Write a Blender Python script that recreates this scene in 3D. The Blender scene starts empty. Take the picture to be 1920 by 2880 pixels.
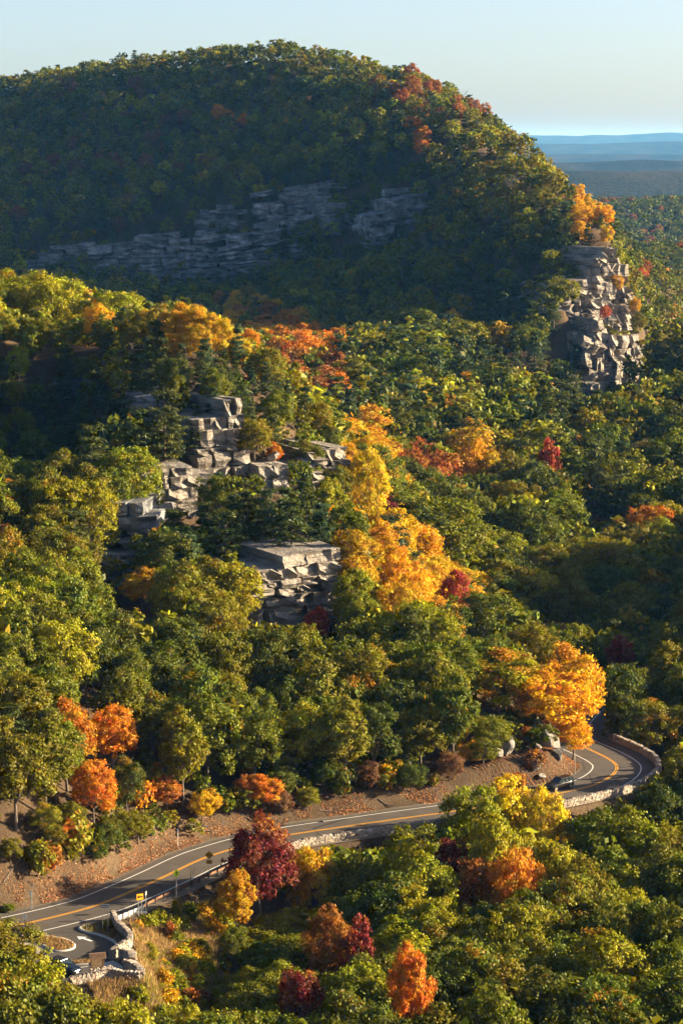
import bpy, bmesh, math, random
import numpy as np
from mathutils import Vector, Matrix

sc = bpy.context.scene
COL = sc.collection
rng = np.random.default_rng(7)
random.seed(7)
R = math.radians

# ------------------------------------------------------------------ camera, sky, sun, exposure
CAM_Z = 94.0                      # eye height above the road
FPX = 6800.0                      # 85 mm on a 36 mm tall frame of 2880 px
PITCH = math.atan(1040.0 / FPX)   # horizon on row 400 of 2880
cam_data = bpy.data.cameras.new('camera')
cam = bpy.data.objects.new('camera', cam_data); COL.objects.link(cam)
cam.location = (0, 0, CAM_Z); cam.rotation_euler = (math.pi / 2 - PITCH, 0, 0)
cam_data.sensor_fit = 'VERTICAL'; cam_data.sensor_height = 36.0; cam_data.sensor_width = 24.0
cam_data.lens = 85.0; cam_data.clip_start = 0.5; cam_data.clip_end = 90000.0
sc.camera = cam

SUN_EL = R(17.0)
SUN_AZ = R(8.0)                  # towards the sun: mostly +X, a little ahead of the camera
sun_dir = Vector((math.cos(SUN_AZ) * math.cos(SUN_EL), math.sin(SUN_AZ) * math.cos(SUN_EL), math.sin(SUN_EL)))
world = bpy.data.worlds.new('World'); sc.world = world; world.use_nodes = True
wn = world.node_tree; wn.nodes.clear()
sky = wn.nodes.new('ShaderNodeTexSky'); sky.sky_type = 'NISHITA'; sky.sun_disc = False
sky.sun_elevation = SUN_EL; sky.sun_rotation = math.pi / 2 - SUN_AZ
sky.altitude = 300; sky.air_density = 0.62; sky.dust_density = 1.7; sky.ozone_density = 0.9
bg = wn.nodes.new('ShaderNodeBackground'); bg.inputs['Strength'].default_value = 0.05
wo = wn.nodes.new('ShaderNodeOutputWorld')
wn.links.new(sky.outputs[0], bg.inputs[0]); wn.links.new(bg.outputs[0], wo.inputs[0])
sl = bpy.data.lights.new('sun', 'SUN'); sl.energy = 5.0; sl.angle = R(0.5); sl.color = (1.0, 0.82, 0.54)
so = bpy.data.objects.new('sun', sl); COL.objects.link(so)
so.rotation_euler = (-sun_dir).to_track_quat('-Z', 'Y').to_euler(); so.location = (300, 100, 400)
sc.view_settings.view_transform = 'Standard'; sc.view_settings.look = 'None'
sc.view_settings.exposure = 2.25; sc.view_settings.gamma = 1.0; sc.view_settings.use_curve_mapping = False
sc.cycles.max_bounces = 6; sc.cycles.diffuse_bounces = 2; sc.cycles.glossy_bounces = 2
sc.cycles.transmission_bounces = 3; sc.cycles.volume_bounces = 0; sc.cycles.transparent_max_bounces = 8
sc.cycles.use_denoising = True; sc.cycles.use_adaptive_sampling = True; sc.cycles.adaptive_threshold = 0.015
sc.cycles.sample_clamp_indirect = 4.0

# ------------------------------------------------------------------ pixel <-> place
cp, sp_ = math.cos(PITCH), math.sin(PITCH)
def ray(u, v):
    a, b = (u - 960.0), (v - 1440.0)
    return np.array([a, FPX * cp - b * sp_, -FPX * sp_ - b * cp])
def on_plane(u, v, z=0.0):
    d = ray(u, v); t = (z - CAM_Z) / d[2]
    return np.array([d[0] * t, d[1] * t, z])
def at_y(u, v, y):
    d = ray(u, v); t = y / d[1]
    return np.array([d[0] * t, y, CAM_Z + d[2] * t])
def gx(u, y, z):                  # x of a place at forward distance y and height z seen at column u
    return (u - 960.0) * (y * cp + (CAM_Z - z) * sp_) / FPX
def project(x, y, z):
    dz = z - CAM_Z
    dep = y * cp - dz * sp_
    return 960 + FPX * x / dep, 1440 - FPX * (y * sp_ + dz * cp) / dep, dep

# ------------------------------------------------------------------ object helpers
def link(o, parent=None):
    COL.objects.link(o)
    if parent is not None: o.parent = parent
    return o
def props(o, label=None, cat=None, group=None, kind=None):
    if label: o['label'] = label
    if cat: o['category'] = cat
    if group: o['group'] = group
    if kind: o['kind'] = kind
    return o
def empty(name, loc, rz=0.0, scale=1.0):
    o = bpy.data.objects.new(name, None); link(o)
    o.location = loc; o.rotation_euler = (0, 0, rz)
    o.scale = (scale,) * 3 if not hasattr(scale, '__len__') else scale
    o.empty_display_size = 0.2
    return o
def mesh_np(name, verts, faces, mat=None, smooth=False, attrs=None):
    """faces: (n,k) array or list of lists; attrs {name: (nfaces,3)} as face colours"""
    me = bpy.data.meshes.new(name)
    verts = np.asarray(verts, dtype=np.float32)
    if isinstance(faces, np.ndarray):
        n, k = faces.shape
        me.vertices.add(len(verts)); me.vertices.foreach_set('co', verts.ravel())
        me.loops.add(n * k); me.loops.foreach_set('vertex_index', faces.astype(np.int32).ravel())
        me.polygons.add(n); me.polygons.foreach_set('loop_start', np.arange(0, n * k, k, dtype=np.int32))
        me.update(calc_edges=True)
    else:
        me.from_pydata(verts.tolist(), [], faces); me.update()
    if attrs:
        for an, arr in attrs.items():
            a = me.attributes.new(an, 'FLOAT_COLOR', 'FACE')
            arr = np.asarray(arr, dtype=np.float32)
            c = np.ones((len(arr), 4), np.float32); c[:, :arr.shape[1]] = arr
            a.data.foreach_set('color', c.ravel())
    if smooth:
        me.polygons.foreach_set('use_smooth', np.ones(len(me.polygons), dtype=bool))
    if mat is not None: me.materials.append(mat)
    me.validate()
    return me
def obj(name, me, parent=None, loc=None, rz=None):
    o = bpy.data.objects.new(name, me); link(o, parent)
    if loc is not None: o.location = loc
    if rz is not None: o.rotation_euler = (0, 0, rz)
    return o
class MB:
    """collects boxes, tubes and prisms into one mesh"""
    def __init__(s): s.v = []; s.f = []
    def add(s, vs, fs):
        b = len(s.v); s.v += [tuple(map(float, q)) for q in vs]; s.f += [[i + b for i in f] for f in fs]; return s
    def box(s, c, d, rz=0.0, top=None):
        cx, cy, cz = c; hx, hy, hz = d[0] / 2, d[1] / 2, d[2] / 2
        tx, ty = (1, 1) if top is None else top
        vs = []
        for z, kx, ky in ((-hz, 1, 1), (hz, tx, ty)):
            for x, y in ((-hx * kx, -hy * ky), (hx * kx, -hy * ky), (hx * kx, hy * ky), (-hx * kx, hy * ky)):
                ca, sa = math.cos(rz), math.sin(rz)
                vs.append((cx + x * ca - y * sa, cy + x * sa + y * ca, cz + z))
        return s.add(vs, [[0, 3, 2, 1], [4, 5, 6, 7], [0, 1, 5, 4], [1, 2, 6, 5], [2, 3, 7, 6], [3, 0, 4, 7]])
    def tube(s, pts, rad, n=6, caps=True):
        pts = [np.array(p, float) for p in pts]
        if not hasattr(rad, '__len__'): rad = [rad] * len(pts)
        vs = []; fs = []
        for i, p in enumerate(pts):
            t = pts[min(i + 1, len(pts) - 1)] - pts[max(i - 1, 0)]
            t /= max(1e-9, np.linalg.norm(t))
            a = np.cross(t, (0, 0, 1.0)); 
            if np.linalg.norm(a) < 0.05: a = np.cross(t, (1.0, 0, 0))
            a /= np.linalg.norm(a); b = np.cross(t, a)
            for k in range(n):
                an = 2 * math.pi * k / n
                vs.append(p + rad[i] * (a * math.cos(an) + b * math.sin(an)))
        for i in range(len(pts) - 1):
            for k in range(n):
                fs.append([i * n + k, i * n + (k + 1) % n, (i + 1) * n + (k + 1) % n, (i + 1) * n + k])
        if caps:
            fs.append(list(range(n))[::-1]); fs.append([(len(pts) - 1) * n + k for k in range(n)])
        return s.add(vs, fs)
    def prism(s, poly, axis_off):
        """polygon of 3-D points extruded by the vector axis_off"""
        n = len(poly); o = np.array(axis_off, float)
        vs = [np.array(p, float) for p in poly] + [np.array(p, float) + o for p in poly]
        return s.add(vs, [list(range(n))[::-1], list(range(n, 2 * n))] + [[i, (i + 1) % n, n + (i + 1) % n, n + i] for i in range(n)])
    def mesh(s, name, mat=None, smooth=False, bevel=0.0, seg=1):
        me = bpy.data.meshes.new(name); me.from_pydata(s.v, [], s.f); me.update()
        bm = bmesh.new(); bm.from_mesh(me); bmesh.ops.recalc_face_normals(bm, faces=bm.faces)
        if bevel > 0:
            bmesh.ops.bevel(bm, geom=[e for e in bm.edges if e.is_manifold and e.calc_face_angle(0) > 0.5], offset=bevel, segments=seg, affect='EDGES', profile=0.6)
        bm.to_mesh(me); bm.free()
        if smooth:
            me.polygons.foreach_set('use_smooth', np.ones(len(me.polygons), dtype=bool))
        if mat is not None: me.materials.append(mat)
        return me
    def build(s, name, mat, parent=None, **k):
        return obj(name, s.mesh(name, mat, **k), parent)

# ------------------------------------------------------------------ materials
class NT:
    def __init__(s, name):
        s.m = bpy.data.materials.new(name); s.m.use_nodes = True
        s.t = s.m.node_tree; s.t.nodes.clear()
        s.out = s.t.nodes.new('ShaderNodeOutputMaterial')
    def n(s, typ, **kw):
        nd = s.t.nodes.new('ShaderNode' + typ)
        for k, v in kw.items():
            if k.startswith('i_'):
                key = k[2:]; key = int(key) if key.isdigit() else key
                nd.inputs[key].default_value = v
            else: setattr(nd, k, v)
        return nd
    def l(s, a, b): s.t.links.new(a, b)
    def math(s, op, a, b=None, clamp=False):
        nd = s.n('Math', operation=op, use_clamp=clamp)
        for i, q in enumerate((a, b)):
            if q is None: continue
            if isinstance(q, (int, float)): nd.inputs[i].default_value = q
            else: s.l(q, nd.inputs[i])
        return nd.outputs[0]
    def mix(s, f, a, b, mode='MIX'):
        nd = s.n('MixRGB', blend_type=mode)
        for i, q in enumerate((f, a, b)):
            if isinstance(q, (int, float)): nd.inputs[i].default_value = q
            elif isinstance(q, tuple): nd.inputs[i].default_value = q if len(q) == 4 else q + (1,)
            else: s.l(q, nd.inputs[i])
        return nd.outputs[0]
    def noise(s, vec, scale, detail=4.0, rough=0.55, scale3=None):
        if scale3 is not None:
            mp = s.n('Mapping'); mp.inputs['Scale'].default_value = scale3; s.l(vec, mp.inputs[0]); vec = mp.outputs[0]
        nd = s.n('TexNoise'); nd.inputs['Scale'].default_value = scale; nd.inputs['Detail'].default_value = detail
        nd.inputs['Roughness'].default_value = rough; s.l(vec, nd.inputs['Vector']); return nd.outputs[0]
    def ramp(s, f, stops):
        nd = s.n('ValToRGB'); cr = nd.color_ramp
        while len(cr.elements) < len(stops): cr.elements.new(0.5)
        for e, (p, c) in zip(cr.elements, stops):
            e.position = p; e.color = c if len(c) == 4 else c + (1,)
        s.l(f, nd.inputs[0]); return nd.outputs[0]
    def pos(s): return s.n('NewGeometry').outputs['Position']
    def bsdf(s, color, rough=0.7, spec=0.3, metal=0.0, bump=None, bstr=0.5, bdist=0.05, **kw):
        b = s.n('BsdfPrincipled')
        for key, q in (('Base Color', color), ('Roughness', rough), ('Specular IOR Level', spec), ('Metallic', metal)):
            if isinstance(q, (int, float)): b.inputs[key].default_value = q
            elif isinstance(q, tuple): b.inputs[key].default_value = q if len(q) == 4 else q + (1,)
            else: s.l(q, b.inputs[key])
        if bump is not None:
            bn = s.n('Bump'); bn.inputs['Strength'].default_value = bstr; bn.inputs['Distance'].default_value = bdist
            s.l(bump, bn.inputs['Height']); s.l(bn.outputs[0], b.inputs['Normal'])
        s.l(b.outputs[0], s.out.inputs[0]); return s.m
def plain(name, col, rough=0.6, metal=0.0, spec=0.3, var=0.15, scale=3.0):
    t = NT(name); n = t.noise(t.n('TexCoord').outputs['Object'], scale, 5.0)
    lo = tuple(c * (1 - var) for c in col); hi = tuple(min(1, c * (1 + var)) for c in col)
    return t.bsdf(t.ramp(n, [(0.3, lo), (0.7, hi)]), rough, spec, metal)

def leaf_material(name, stuff=False, gloss=0.008, trans=0.30):
    """per tree colour and share of turned leaves: object colour (things) or the tcol face attribute (stuff)"""
    t = NT(name)
    fa = t.n('Attribute', attribute_name='fcol')
    sep = t.n('SeparateColor'); t.l(fa.outputs['Color'], sep.inputs[0])
    clump, leaf, lobe = sep.outputs
    if stuff:
        ta = t.n('Attribute', attribute_name='tcol'); base = ta.outputs['Color']; turned = ta.outputs['Alpha']
    else:
        oi = t.n('ObjectInfo'); base = oi.outputs['Color']; turned = oi.outputs['Alpha']
    k = t.math('ADD', t.math('MULTIPLY', lobe, 0.55), t.math('MULTIPLY', clump, 0.45))
    k = t.math('ADD', k, t.math('MULTIPLY', t.math('SUBTRACT', leaf, 0.5), 0.25))
    f = t.math('MULTIPLY', t.math('SUBTRACT', turned, k), 6.0, clamp=True)
    aut = t.ramp(clump, [(0.0, (0.40, 0.235, 0.012)), (0.45, (0.42, 0.17, 0.012)), (0.75, (0.36, 0.10, 0.012)), (1.0, (0.22, 0.10, 0.02))])
    c = t.mix(f, base, aut)
    hs = t.n('HueSaturation'); t.l(c, hs.inputs['Color'])
    t.l(t.math('ADD', 0.5, t.math('MULTIPLY', t.math('SUBTRACT', clump, 0.5), 0.05)), hs.inputs['Hue'])
    t.l(t.math('ADD', 0.62, t.math('MULTIPLY', leaf, 0.95)), hs.inputs['Value'])
    c = hs.outputs[0]
    d = t.n('BsdfDiffuse'); t.l(c, d.inputs[0])
    tr = t.n('BsdfTranslucent'); t.l(c, tr.inputs[0])
    m1 = t.n('MixShader'); m1.inputs[0].default_value = trans; t.l(d.outputs[0], m1.inputs[1]); t.l(tr.outputs[0], m1.inputs[2])
    g = t.n('BsdfGlossy'); g.inputs['Roughness'].default_value = 0.5; g.inputs[0].default_value = (1, 1, 1, 1)
    m2 = t.n('MixShader'); m2.inputs[0].default_value = gloss; t.l(m1.outputs[0], m2.inputs[1]); t.l(g.outputs[0], m2.inputs[2])
    t.l(m2.outputs[0], t.out.inputs[0])
    return t.m
M = {}
M['leaf'] = leaf_material('leaf'); M['leaf_stuff'] = leaf_material('leaf_far', True, 0.008)
M['needle'] = leaf_material('needle', False, 0.01, 0.25); 
M['bark'] = plain('bark', (0.10, 0.075, 0.055), 0.9, var=0.5, scale=6)
M['bark_grey'] = plain('bark_grey', (0.115, 0.09, 0.072), 0.9, var=0.45, scale=6)
def ground_material():
    t = NT('ground_soil'); p = t.pos()
    big = t.noise(p, 0.12, 5); fine = t.noise(p, 2.6, 6, 0.65); speck = t.n('TexVoronoi', i_Scale=3.2); t.l(p, speck.inputs['Vector'])
    soil = t.ramp(fine, [(0.25, (0.045, 0.029, 0.017)), (0.5, (0.092, 0.060, 0.034)), (0.8, (0.15, 0.10, 0.058))])
    soil = t.mix(t.ramp(big, [(0.4, (0, 0, 0)), (0.60, (1, 1, 1))]), soil, (0.062, 0.040, 0.024))
    bump = t.math('ADD', fine, t.math('MULTIPLY', speck.outputs['Distance'], 0.15))
    return t.bsdf(soil, 0.95, 0.1, bump=bump, bstr=0.7, bdist=0.25)
M['ground'] = ground_material()
def asphalt(name, lo, hi):
    t = NT(name); p = t.pos()
    a = t.noise(p, 0.35, 4); b = t.noise(p, 14.0, 3, 0.7)
    c = t.mix(0.35, t.ramp(a, [(0.3, lo), (0.7, hi)]), t.ramp(b, [(0.3, lo), (0.75, hi)]))
    # worn wheel stains and crack seal
    w = t.n('TexVoronoi', feature='DISTANCE_TO_EDGE', i_Scale=0.11); 
    wob = t.mix(0.08, p, t.n('TexNoise', i_Scale=0.4).outputs['Color'], 'ADD'); t.l(wob, w.inputs['Vector'])
    crack = t.ramp(w.outputs['Distance'], [(0.0, (0.45,) * 3), (0.004, (0.5,) * 3), (0.007, (1, 1, 1))])
    c = t.mix(1.0, c, crack, 'MULTIPLY')
    return t.bsdf(c, 0.85, 0.25, bump=b, bstr=0.3, bdist=0.02)
M['asphalt'] = asphalt('asphalt', (0.058, 0.047, 0.039), (0.092, 0.075, 0.061))
M['lot_asphalt'] = asphalt('lot_asphalt', (0.05, 0.042, 0.035), (0.078, 0.066, 0.055))
def paint(name, col):
    t = NT(name); p = t.pos(); n = t.noise(p, 5.0, 6, 0.7)
    return t.bsdf(t.ramp(n, [(0.30, tuple(c * 0.55 for c in col)), (0.46, col)]), 0.7, 0.3)
M['white_paint'] = paint('white_paint', (0.62, 0.60, 0.57)); M['yellow_paint'] = paint('yellow_paint', (0.60, 0.27, 0.012))
def rock_material(name, lo, mid, hi, stain=(0.20, 0.12, 0.06), bed=0.55):
    t = NT(name); p = t.pos()
    n1 = t.noise(p, 0.22, 6, 0.6); n2 = t.noise(p, 1.6, 6, 0.65)
    lay = t.noise(p, 1.0, 5, 0.6, scale3=(0.12, 0.12, 2.2 * bed)); vert = t.noise(p, 1.0, 4, 0.6, scale3=(0.9, 0.9, 0.07))
    c = t.ramp(n1, [(0.28, lo), (0.5, mid), (0.72, hi)])
    c = t.mix(t.ramp(lay, [(0.40, (0.75,) * 3), (0.47, (0, 0, 0))]), c, tuple(q * 0.45 for q in lo))
    c = t.mix(t.ramp(vert, [(0.58, (0, 0, 0)), (0.75, (0.6,) * 3)]), c, stain)
    c = t.mix(0.35, c, t.ramp(n2, [(0.3, (0.25,) * 3), (0.7, (1, 1, 1))]), 'MULTIPLY')
    b = t.math('ADD', t.math('MULTIPLY', lay, 1.2), t.math('ADD', t.math('MULTIPLY', n2, 0.8), t.math('MULTIPLY', vert, 0.6)))
    return t.bsdf(c, 0.9, 0.15, bump=b, bstr=0.9, bdist=0.6)
M['rock'] = rock_material('cliff_rock', (0.15, 0.128, 0.108), (0.27, 0.235, 0.20), (0.40, 0.355, 0.305))
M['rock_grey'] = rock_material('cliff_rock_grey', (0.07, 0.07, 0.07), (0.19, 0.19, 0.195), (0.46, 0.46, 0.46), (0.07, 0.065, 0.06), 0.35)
M['boulder'] = rock_material('boulder_rock', (0.13, 0.12, 0.11), (0.24, 0.22, 0.20), (0.36, 0.33, 0.30))
def stone_material():
    t = NT('wall_stone'); oi = t.n('ObjectInfo'); p = t.pos(); n = t.noise(p, 3.0, 6, 0.65)
    c = t.ramp(oi.outputs['Random'], [(0.0, (0.24, 0.19, 0.15)), (0.35, (0.37, 0.32, 0.27)), (0.7, (0.33, 0.25, 0.185)), (1.0, (0.45, 0.41, 0.36))])
    c = t.mix(0.6, c, t.ramp(n, [(0.3, (0.4,) * 3), (0.65, (1, 1, 1))]), 'MULTIPLY')
    return t.bsdf(c, 0.9, 0.15, bump=n, bstr=0.6, bdist=0.06)
M['stone'] = stone_material()
# ------------------------------------------------------------------ the lie of the land
def catmull(pts, step):
    pts = np.asarray(pts, float); P = np.vstack([2 * pts[0] - pts[1], pts, 2 * pts[-1] - pts[-2]])
    out = []
    for i in range(1, len(P) - 2):
        p0, p1, p2, p3 = P[i - 1], P[i], P[i + 1], P[i + 2]
        n = max(2, int(np.linalg.norm(p2 - p1) / 0.25))
        for t in np.linspace(0, 1, n, endpoint=False):
            out.append(0.5 * ((2 * p1) + (-p0 + p2) * t + (2 * p0 - 5 * p1 + 4 * p2 - p3) * t * t + (-p0 + 3 * p1 - 3 * p2 + p3) * t ** 3))
    out.append(P[-2]); out = np.array(out)
    s = np.r_[0, np.cumsum(np.linalg.norm(np.diff(out, axis=0), axis=1))]
    q = np.arange(0, s[-1], step)
    return np.stack([np.interp(q, s, out[:, k]) for k in range(out.shape[1])], 1)
def offset(path, d):
    """path (n,2+) shifted to its left by d (number or array)"""
    t = np.gradient(path[:, :2], axis=0); t /= np.linalg.norm(t, axis=1)[:, None]
    nrm = np.stack([-t[:, 1], t[:, 0]], 1)
    return path[:, :2] + nrm * (np.asarray(d).reshape(-1, 1) if hasattr(d, '__len__') else d)
YELLOW = [(-420, 2665), (-250, 2645), (-100, 2625), (0, 2611), (69, 2598), (184, 2571), (275, 2545), (367, 2508), (459, 2467), (542, 2427), (601, 2404), (702, 2374), (814, 2348),
          (988, 2322), (1141, 2300), (1294, 2279), (1430, 2258), (1520, 2242), (1613, 2222), (1665, 2209), (1705, 2191), (1728, 2172), (1733, 2154), (1716, 2138), (1687, 2122), (1652, 2106),
          (1612, 2088), (1588, 2062), (1598, 2028), (1640, 1988), (1700, 1950), (1780, 1915), (1900, 1880)]
road = catmull([on_plane(u, v)[:2] for u, v in YELLOW], 0.8)
road_uv = np.array([project(p[0], p[1], 0)[:2] for p in road])
road_t = np.gradient(road, axis=0); road_t /= np.linalg.norm(road_t, axis=1)[:, None]
road_n = np.stack([-road_t[:, 1], road_t[:, 0]], 1)
I_BEND = int(np.argmin(np.abs(road_uv - np.array([1733, 2154])).sum(1)))
def road_i(u):                    # index of the centre line, before the bend, nearest column u
    return int(np.argmin(np.abs(road_uv[:I_BEND, 0] - u)))
def road_dist(x, y):
    x = np.atleast_1d(x); y = np.atleast_1d(y)
    d = np.full(x.shape, 1e9); s = np.zeros(x.shape); ii = np.zeros(x.shape, int)
    step = 2
    for k in range(0, len(road), step):
        dx = x - road[k, 0]; dy = y - road[k, 1]; q = dx * dx + dy * dy
        m = q < d; d[m] = q[m]; ii[m] = k
    s = (x - road[ii, 0]) * road_n[ii, 0] + (y - road[ii, 1]) * road_n[ii, 1]
    return np.sqrt(d), np.sign(s + 1e-9), ii
LOT_PX = [(-500, 2700), (-300, 2850), (60, 2800), (205, 2768), (320, 2755), (398, 2752), (386, 2722), (372, 2698), (366, 2668), (374, 2650), (352, 2624), (326, 2590), (300, 2575), (0, 2620), (-500, 2690)]
LOT = np.array([on_plane(u, v)[:2] for u, v in LOT_PX])
def poly_sd(poly, x, y):
    x = np.atleast_1d(x); y = np.atleast_1d(y); d = np.full(x.shape, 1e9); ins = np.zeros(x.shape, bool); n = len(poly)
    for i in range(n):
        a = poly[i]; b = poly[(i + 1) % n]; e = b - a
        t = np.clip(((x - a[0]) * e[0] + (y - a[1]) * e[1]) / (e @ e), 0, 1)
        d = np.minimum(d, (x - a[0] - t * e[0]) ** 2 + (y - a[1] - t * e[1]) ** 2)
        c = ((a[1] > y) != (b[1] > y)) & (x < (b[0] - a[0]) * (y - a[1]) / (b[1] - a[1] + 1e-12) + a[0]); ins ^= c
    d = np.sqrt(d); return np.where(ins, -d, d)

G = []                            # ground control points x, y, z
def g(u, *yz):
    for y, z in yz: G.append((gx(u, y, z), y, z))
# slope and ledges above the road
g(-700, (260, 4), (300, 16), (350, 26), (420, 38), (480, 62), (540, 72), (640, 62), (800, 34))
g(-300, (285, 5), (310, 14), (340, 22), (400, 28), (450, 46), (500, 63), (560, 66), (650, 50), (800, 28))
g(0, (292, 7), (310, 14), (340, 20), (380, 23), (420, 26), (460, 35), (500, 52), (560, 48), (650, 32), (800, 22))
g(150, (300, 7), (320, 13), (350, 18), (385, 21), (430, 22), (470, 33), (503, 51), (560, 45))
g(300, (312, 5), (330, 12), (360, 17), (398, 22), (408, 27), (428, 32), (445, 36), (465, 42), (490, 52), (540, 46), (650, 28), (800, 20))
g(450, (322, 4), (345, 12), (380, 18), (410, 24), (420, 32), (440, 41), (465, 50), (490, 53))
g(600, (334, 4), (350, 10), (380, 16), (410, 23), (425, 31), (445, 46), (468, 52), (490, 53), (530, 43), (600, 30), (700, 20))
g(720, (337, 3.5), (360, 9), (388, 15), (402, 22), (425, 28), (450, 38), (475, 46), (495, 45), (540, 36))
g(850, (341, 3), (362, 9), (388, 13.5), (402, 23), (425, 27), (447, 34), (470, 41), (495, 38), (540, 28), (620, 18), (700, 16))
g(1000, (344, 2.5), (365, 8), (392, 14), (418, 19), (440, 22), (470, 21), (520, 15), (600, 13), (700, 18))
g(1200, (347, 3), (362, 7), (385, 10), (408, 9), (450, 4), (500, 4), (560, 6), (650, 13), (750, 22))
g(1400, (352, 3), (366, 6), (385, 4), (420, -1), (480, -3), (560, 4), (650, 11), (750, 14))
g(1600, (362, 2), (372, 1), (430, -6), (500, -2), (560, 5), (650, 8), (750, 2), (800, -2))
g(1850, (430, -6), (460, -9), (520, -5), (620, 7), (720, 12), (800, 17), (840, 18), (900, 10), (1000, -2), (1150, -15), (1400, -16), (1550, 0), (1700, 13), (1820, 8), (1950, -6), (2150, -22), (2300, -12), (2500, 6), (2700, 25), (2900, 0))
g(2300, (360, -6), (450, 4), (620, 12), (800, 20), (1000, 0), (1400, -20), (1700, 16), (2150, -22), (2700, 30), (2900, 0))
g(1500, (1400, 20), (1700, 10), (2150, -22), (2700, 20))
G += [(150, 430, 8), (150, 465, 26), (175, 480, 38), (200, 505, 44), (230, 515, 42), (180, 540, 22), (170, 590, 8), (240, 560, 18), (190, 700, 14), (260, 450, 20), (300, 560, 16), (300, 700, 20), (150, 380, -8), (250, 360, -8), (400, 500, 30), (400, 800, 10)]  # mainly an unseen hill right of view, added to shade the valley
# below the road
g(-200, (262, -3), (250, -6), (235, -11)); g(200, (262, -2.5), (250, -6), (235, -12))
g(450, (288, -1.2), (278, -3), (266, -5.5), (250, -9), (235, -13)); g(600, (304, -1.6), (290, -3.6), (276, -5), (262, -8), (245, -12))
g(750, (312, -4), (300, -6), (280, -8.5), (260, -11), (240, -14)); g(1000, (322, -6), (300, -9), (270, -11), (245, -14))
g(1300, (330, -7), (318, -9), (290, -11), (265, -12), (240, -15)); g(1600, (332, -7), (310, -10), (280, -12), (245, -15))
g(1850, (345, -7), (370, -7), (330, -10), (300, -12), (260, -14), (235, -16)); g(2400, (340, -9), (300, -12), (240, -16))
for xx in (-200, -60, 60, 200): G += [(xx, 190, -24), (xx, 140, -24), (xx, 90, 0), (xx, 45, 42), (xx, 12, 86), (xx, -15, 92)]
# the big mountain: skyline spur, face, bowl, ground behind
for u, y, z in [(1700, 930, 62), (1640, 965, 68), (1560, 1010, 74), (1480, 1060, 86), (1300, 1150, 107), (1150, 1230, 121), (1000, 1300, 130), (800, 1330, 137), (650, 1350, 136), (500, 1380, 134), (250, 1430, 128), (0, 1480, 122), (-300, 1550, 115), (-800, 1600, 105),
                (1900, 960, -4), (1850, 940, -2), (1800, 1010, 4), (1700, 1120, 30), (1500, 1300, 76), (1000, 1500, 122), (500, 1600, 122), (0, 1700, 112), (500, 1900, 60), (1000, 1900, 60), (1400, 1900, 20), (0, 2200, 20), (900, 2600, -10), (-600, 2000, 60),
                (0, 1400, 106), (300, 1340, 108), (600, 1270, 103), (850, 1240, 106), (1100, 1180, 101), (1250, 1120, 95), (-400, 1450, 98),
                (0, 1320, 83), (300, 1260, 83), (600, 1215, 83), (850, 1190, 86), (1050, 1150, 84), (1250, 1080, 80), (1380, 1030, 76),
                (0, 1240, 62), (300, 1200, 64), (-400, 1280, 66), (500, 1175, 69), (700, 1165, 75), (900, 1140, 74), (1100, 1110, 74),
                (50, 1160, 45), (150, 1150, 46), (400, 1150, 54), (570, 1150, 61), (730, 1143, 65), (880, 1132, 67), (1050, 1108, 66), (1190, 1085, 67), (1300, 1045, 68),
                (50, 1130, 32), (150, 1128, 32), (400, 1122, 29), (560, 1118, 28), (700, 1112, 34), (850, 1106, 43), (1000, 1092, 47), (1150, 1072, 54), (1260, 1030, 56),
                (-300, 1050, 32), (0, 1060, 27), (300, 1050, 24), (500, 1000, 18), (700, 1010, 22), (800, 960, 20), (1000, 960, 27), (1150, 960, 36), (1300, 960, 45), (1100, 900, 20), (950, 850, 17), (700, 850, 15), (300, 880, 18), (0, 900, 22), (-300, 900, 28),
                (1200, 850, 21), (1300, 820, 12), (1400, 900, 33), (1400, 860, 20), (1500, 920, 53), (1480, 870, 28), (1500, 820, 6), (1650, 935, 60), (1560, 900, 46), (1560, 870, 34), (1540, 845, 14),
                (1640, 905, 50), (1720, 905, 54), (1600, 868, 38), (1600, 846, 2), (1680, 870, 8), (1765, 905, 30), (1780, 880, 13), (1700, 850, 4), (1820, 890, 5)]:
    G.append((gx(u, y, z), y, z))
for k in range(0, len(road), 12): G.append((road[k, 0], road[k, 1], 0.0))
for q in LOT: G.append((q[0], q[1], -0.3))
G = np.array(G, float)
_S = 100.0; _C = 0.10
def _rbf_fit():
    P = G[:, :2] / _S; n = len(P)
    A = np.sqrt(((P[:, None] - P[None]) ** 2).sum(2) + _C ** 2)
    Q = np.c_[np.ones(n), P]
    K = np.zeros((n + 3, n + 3)); K[:n, :n] = A - np.eye(n) * 0.004; K[:n, n:] = Q; K[n:, :n] = Q.T
    return np.linalg.solve(K, np.r_[G[:, 2], 0, 0, 0])
_W = _rbf_fit()
def rbf(x, y):
    X = np.stack([np.ravel(x), np.ravel(y)], 1) / _S; out = np.empty(len(X))
    P = G[:, :2] / _S
    for a in range(0, len(X), 8000):
        q = X[a:a + 8000]
        D = np.sqrt(((q[:, None] - P[None]) ** 2).sum(2) + _C ** 2)
        out[a:a + 8000] = D @ _W[:-3] + _W[-3] + q @ _W[-2:]
    return out
def smooth(t): t = np.clip(t, 0, 1); return t * t * (3 - 2 * t)
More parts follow.
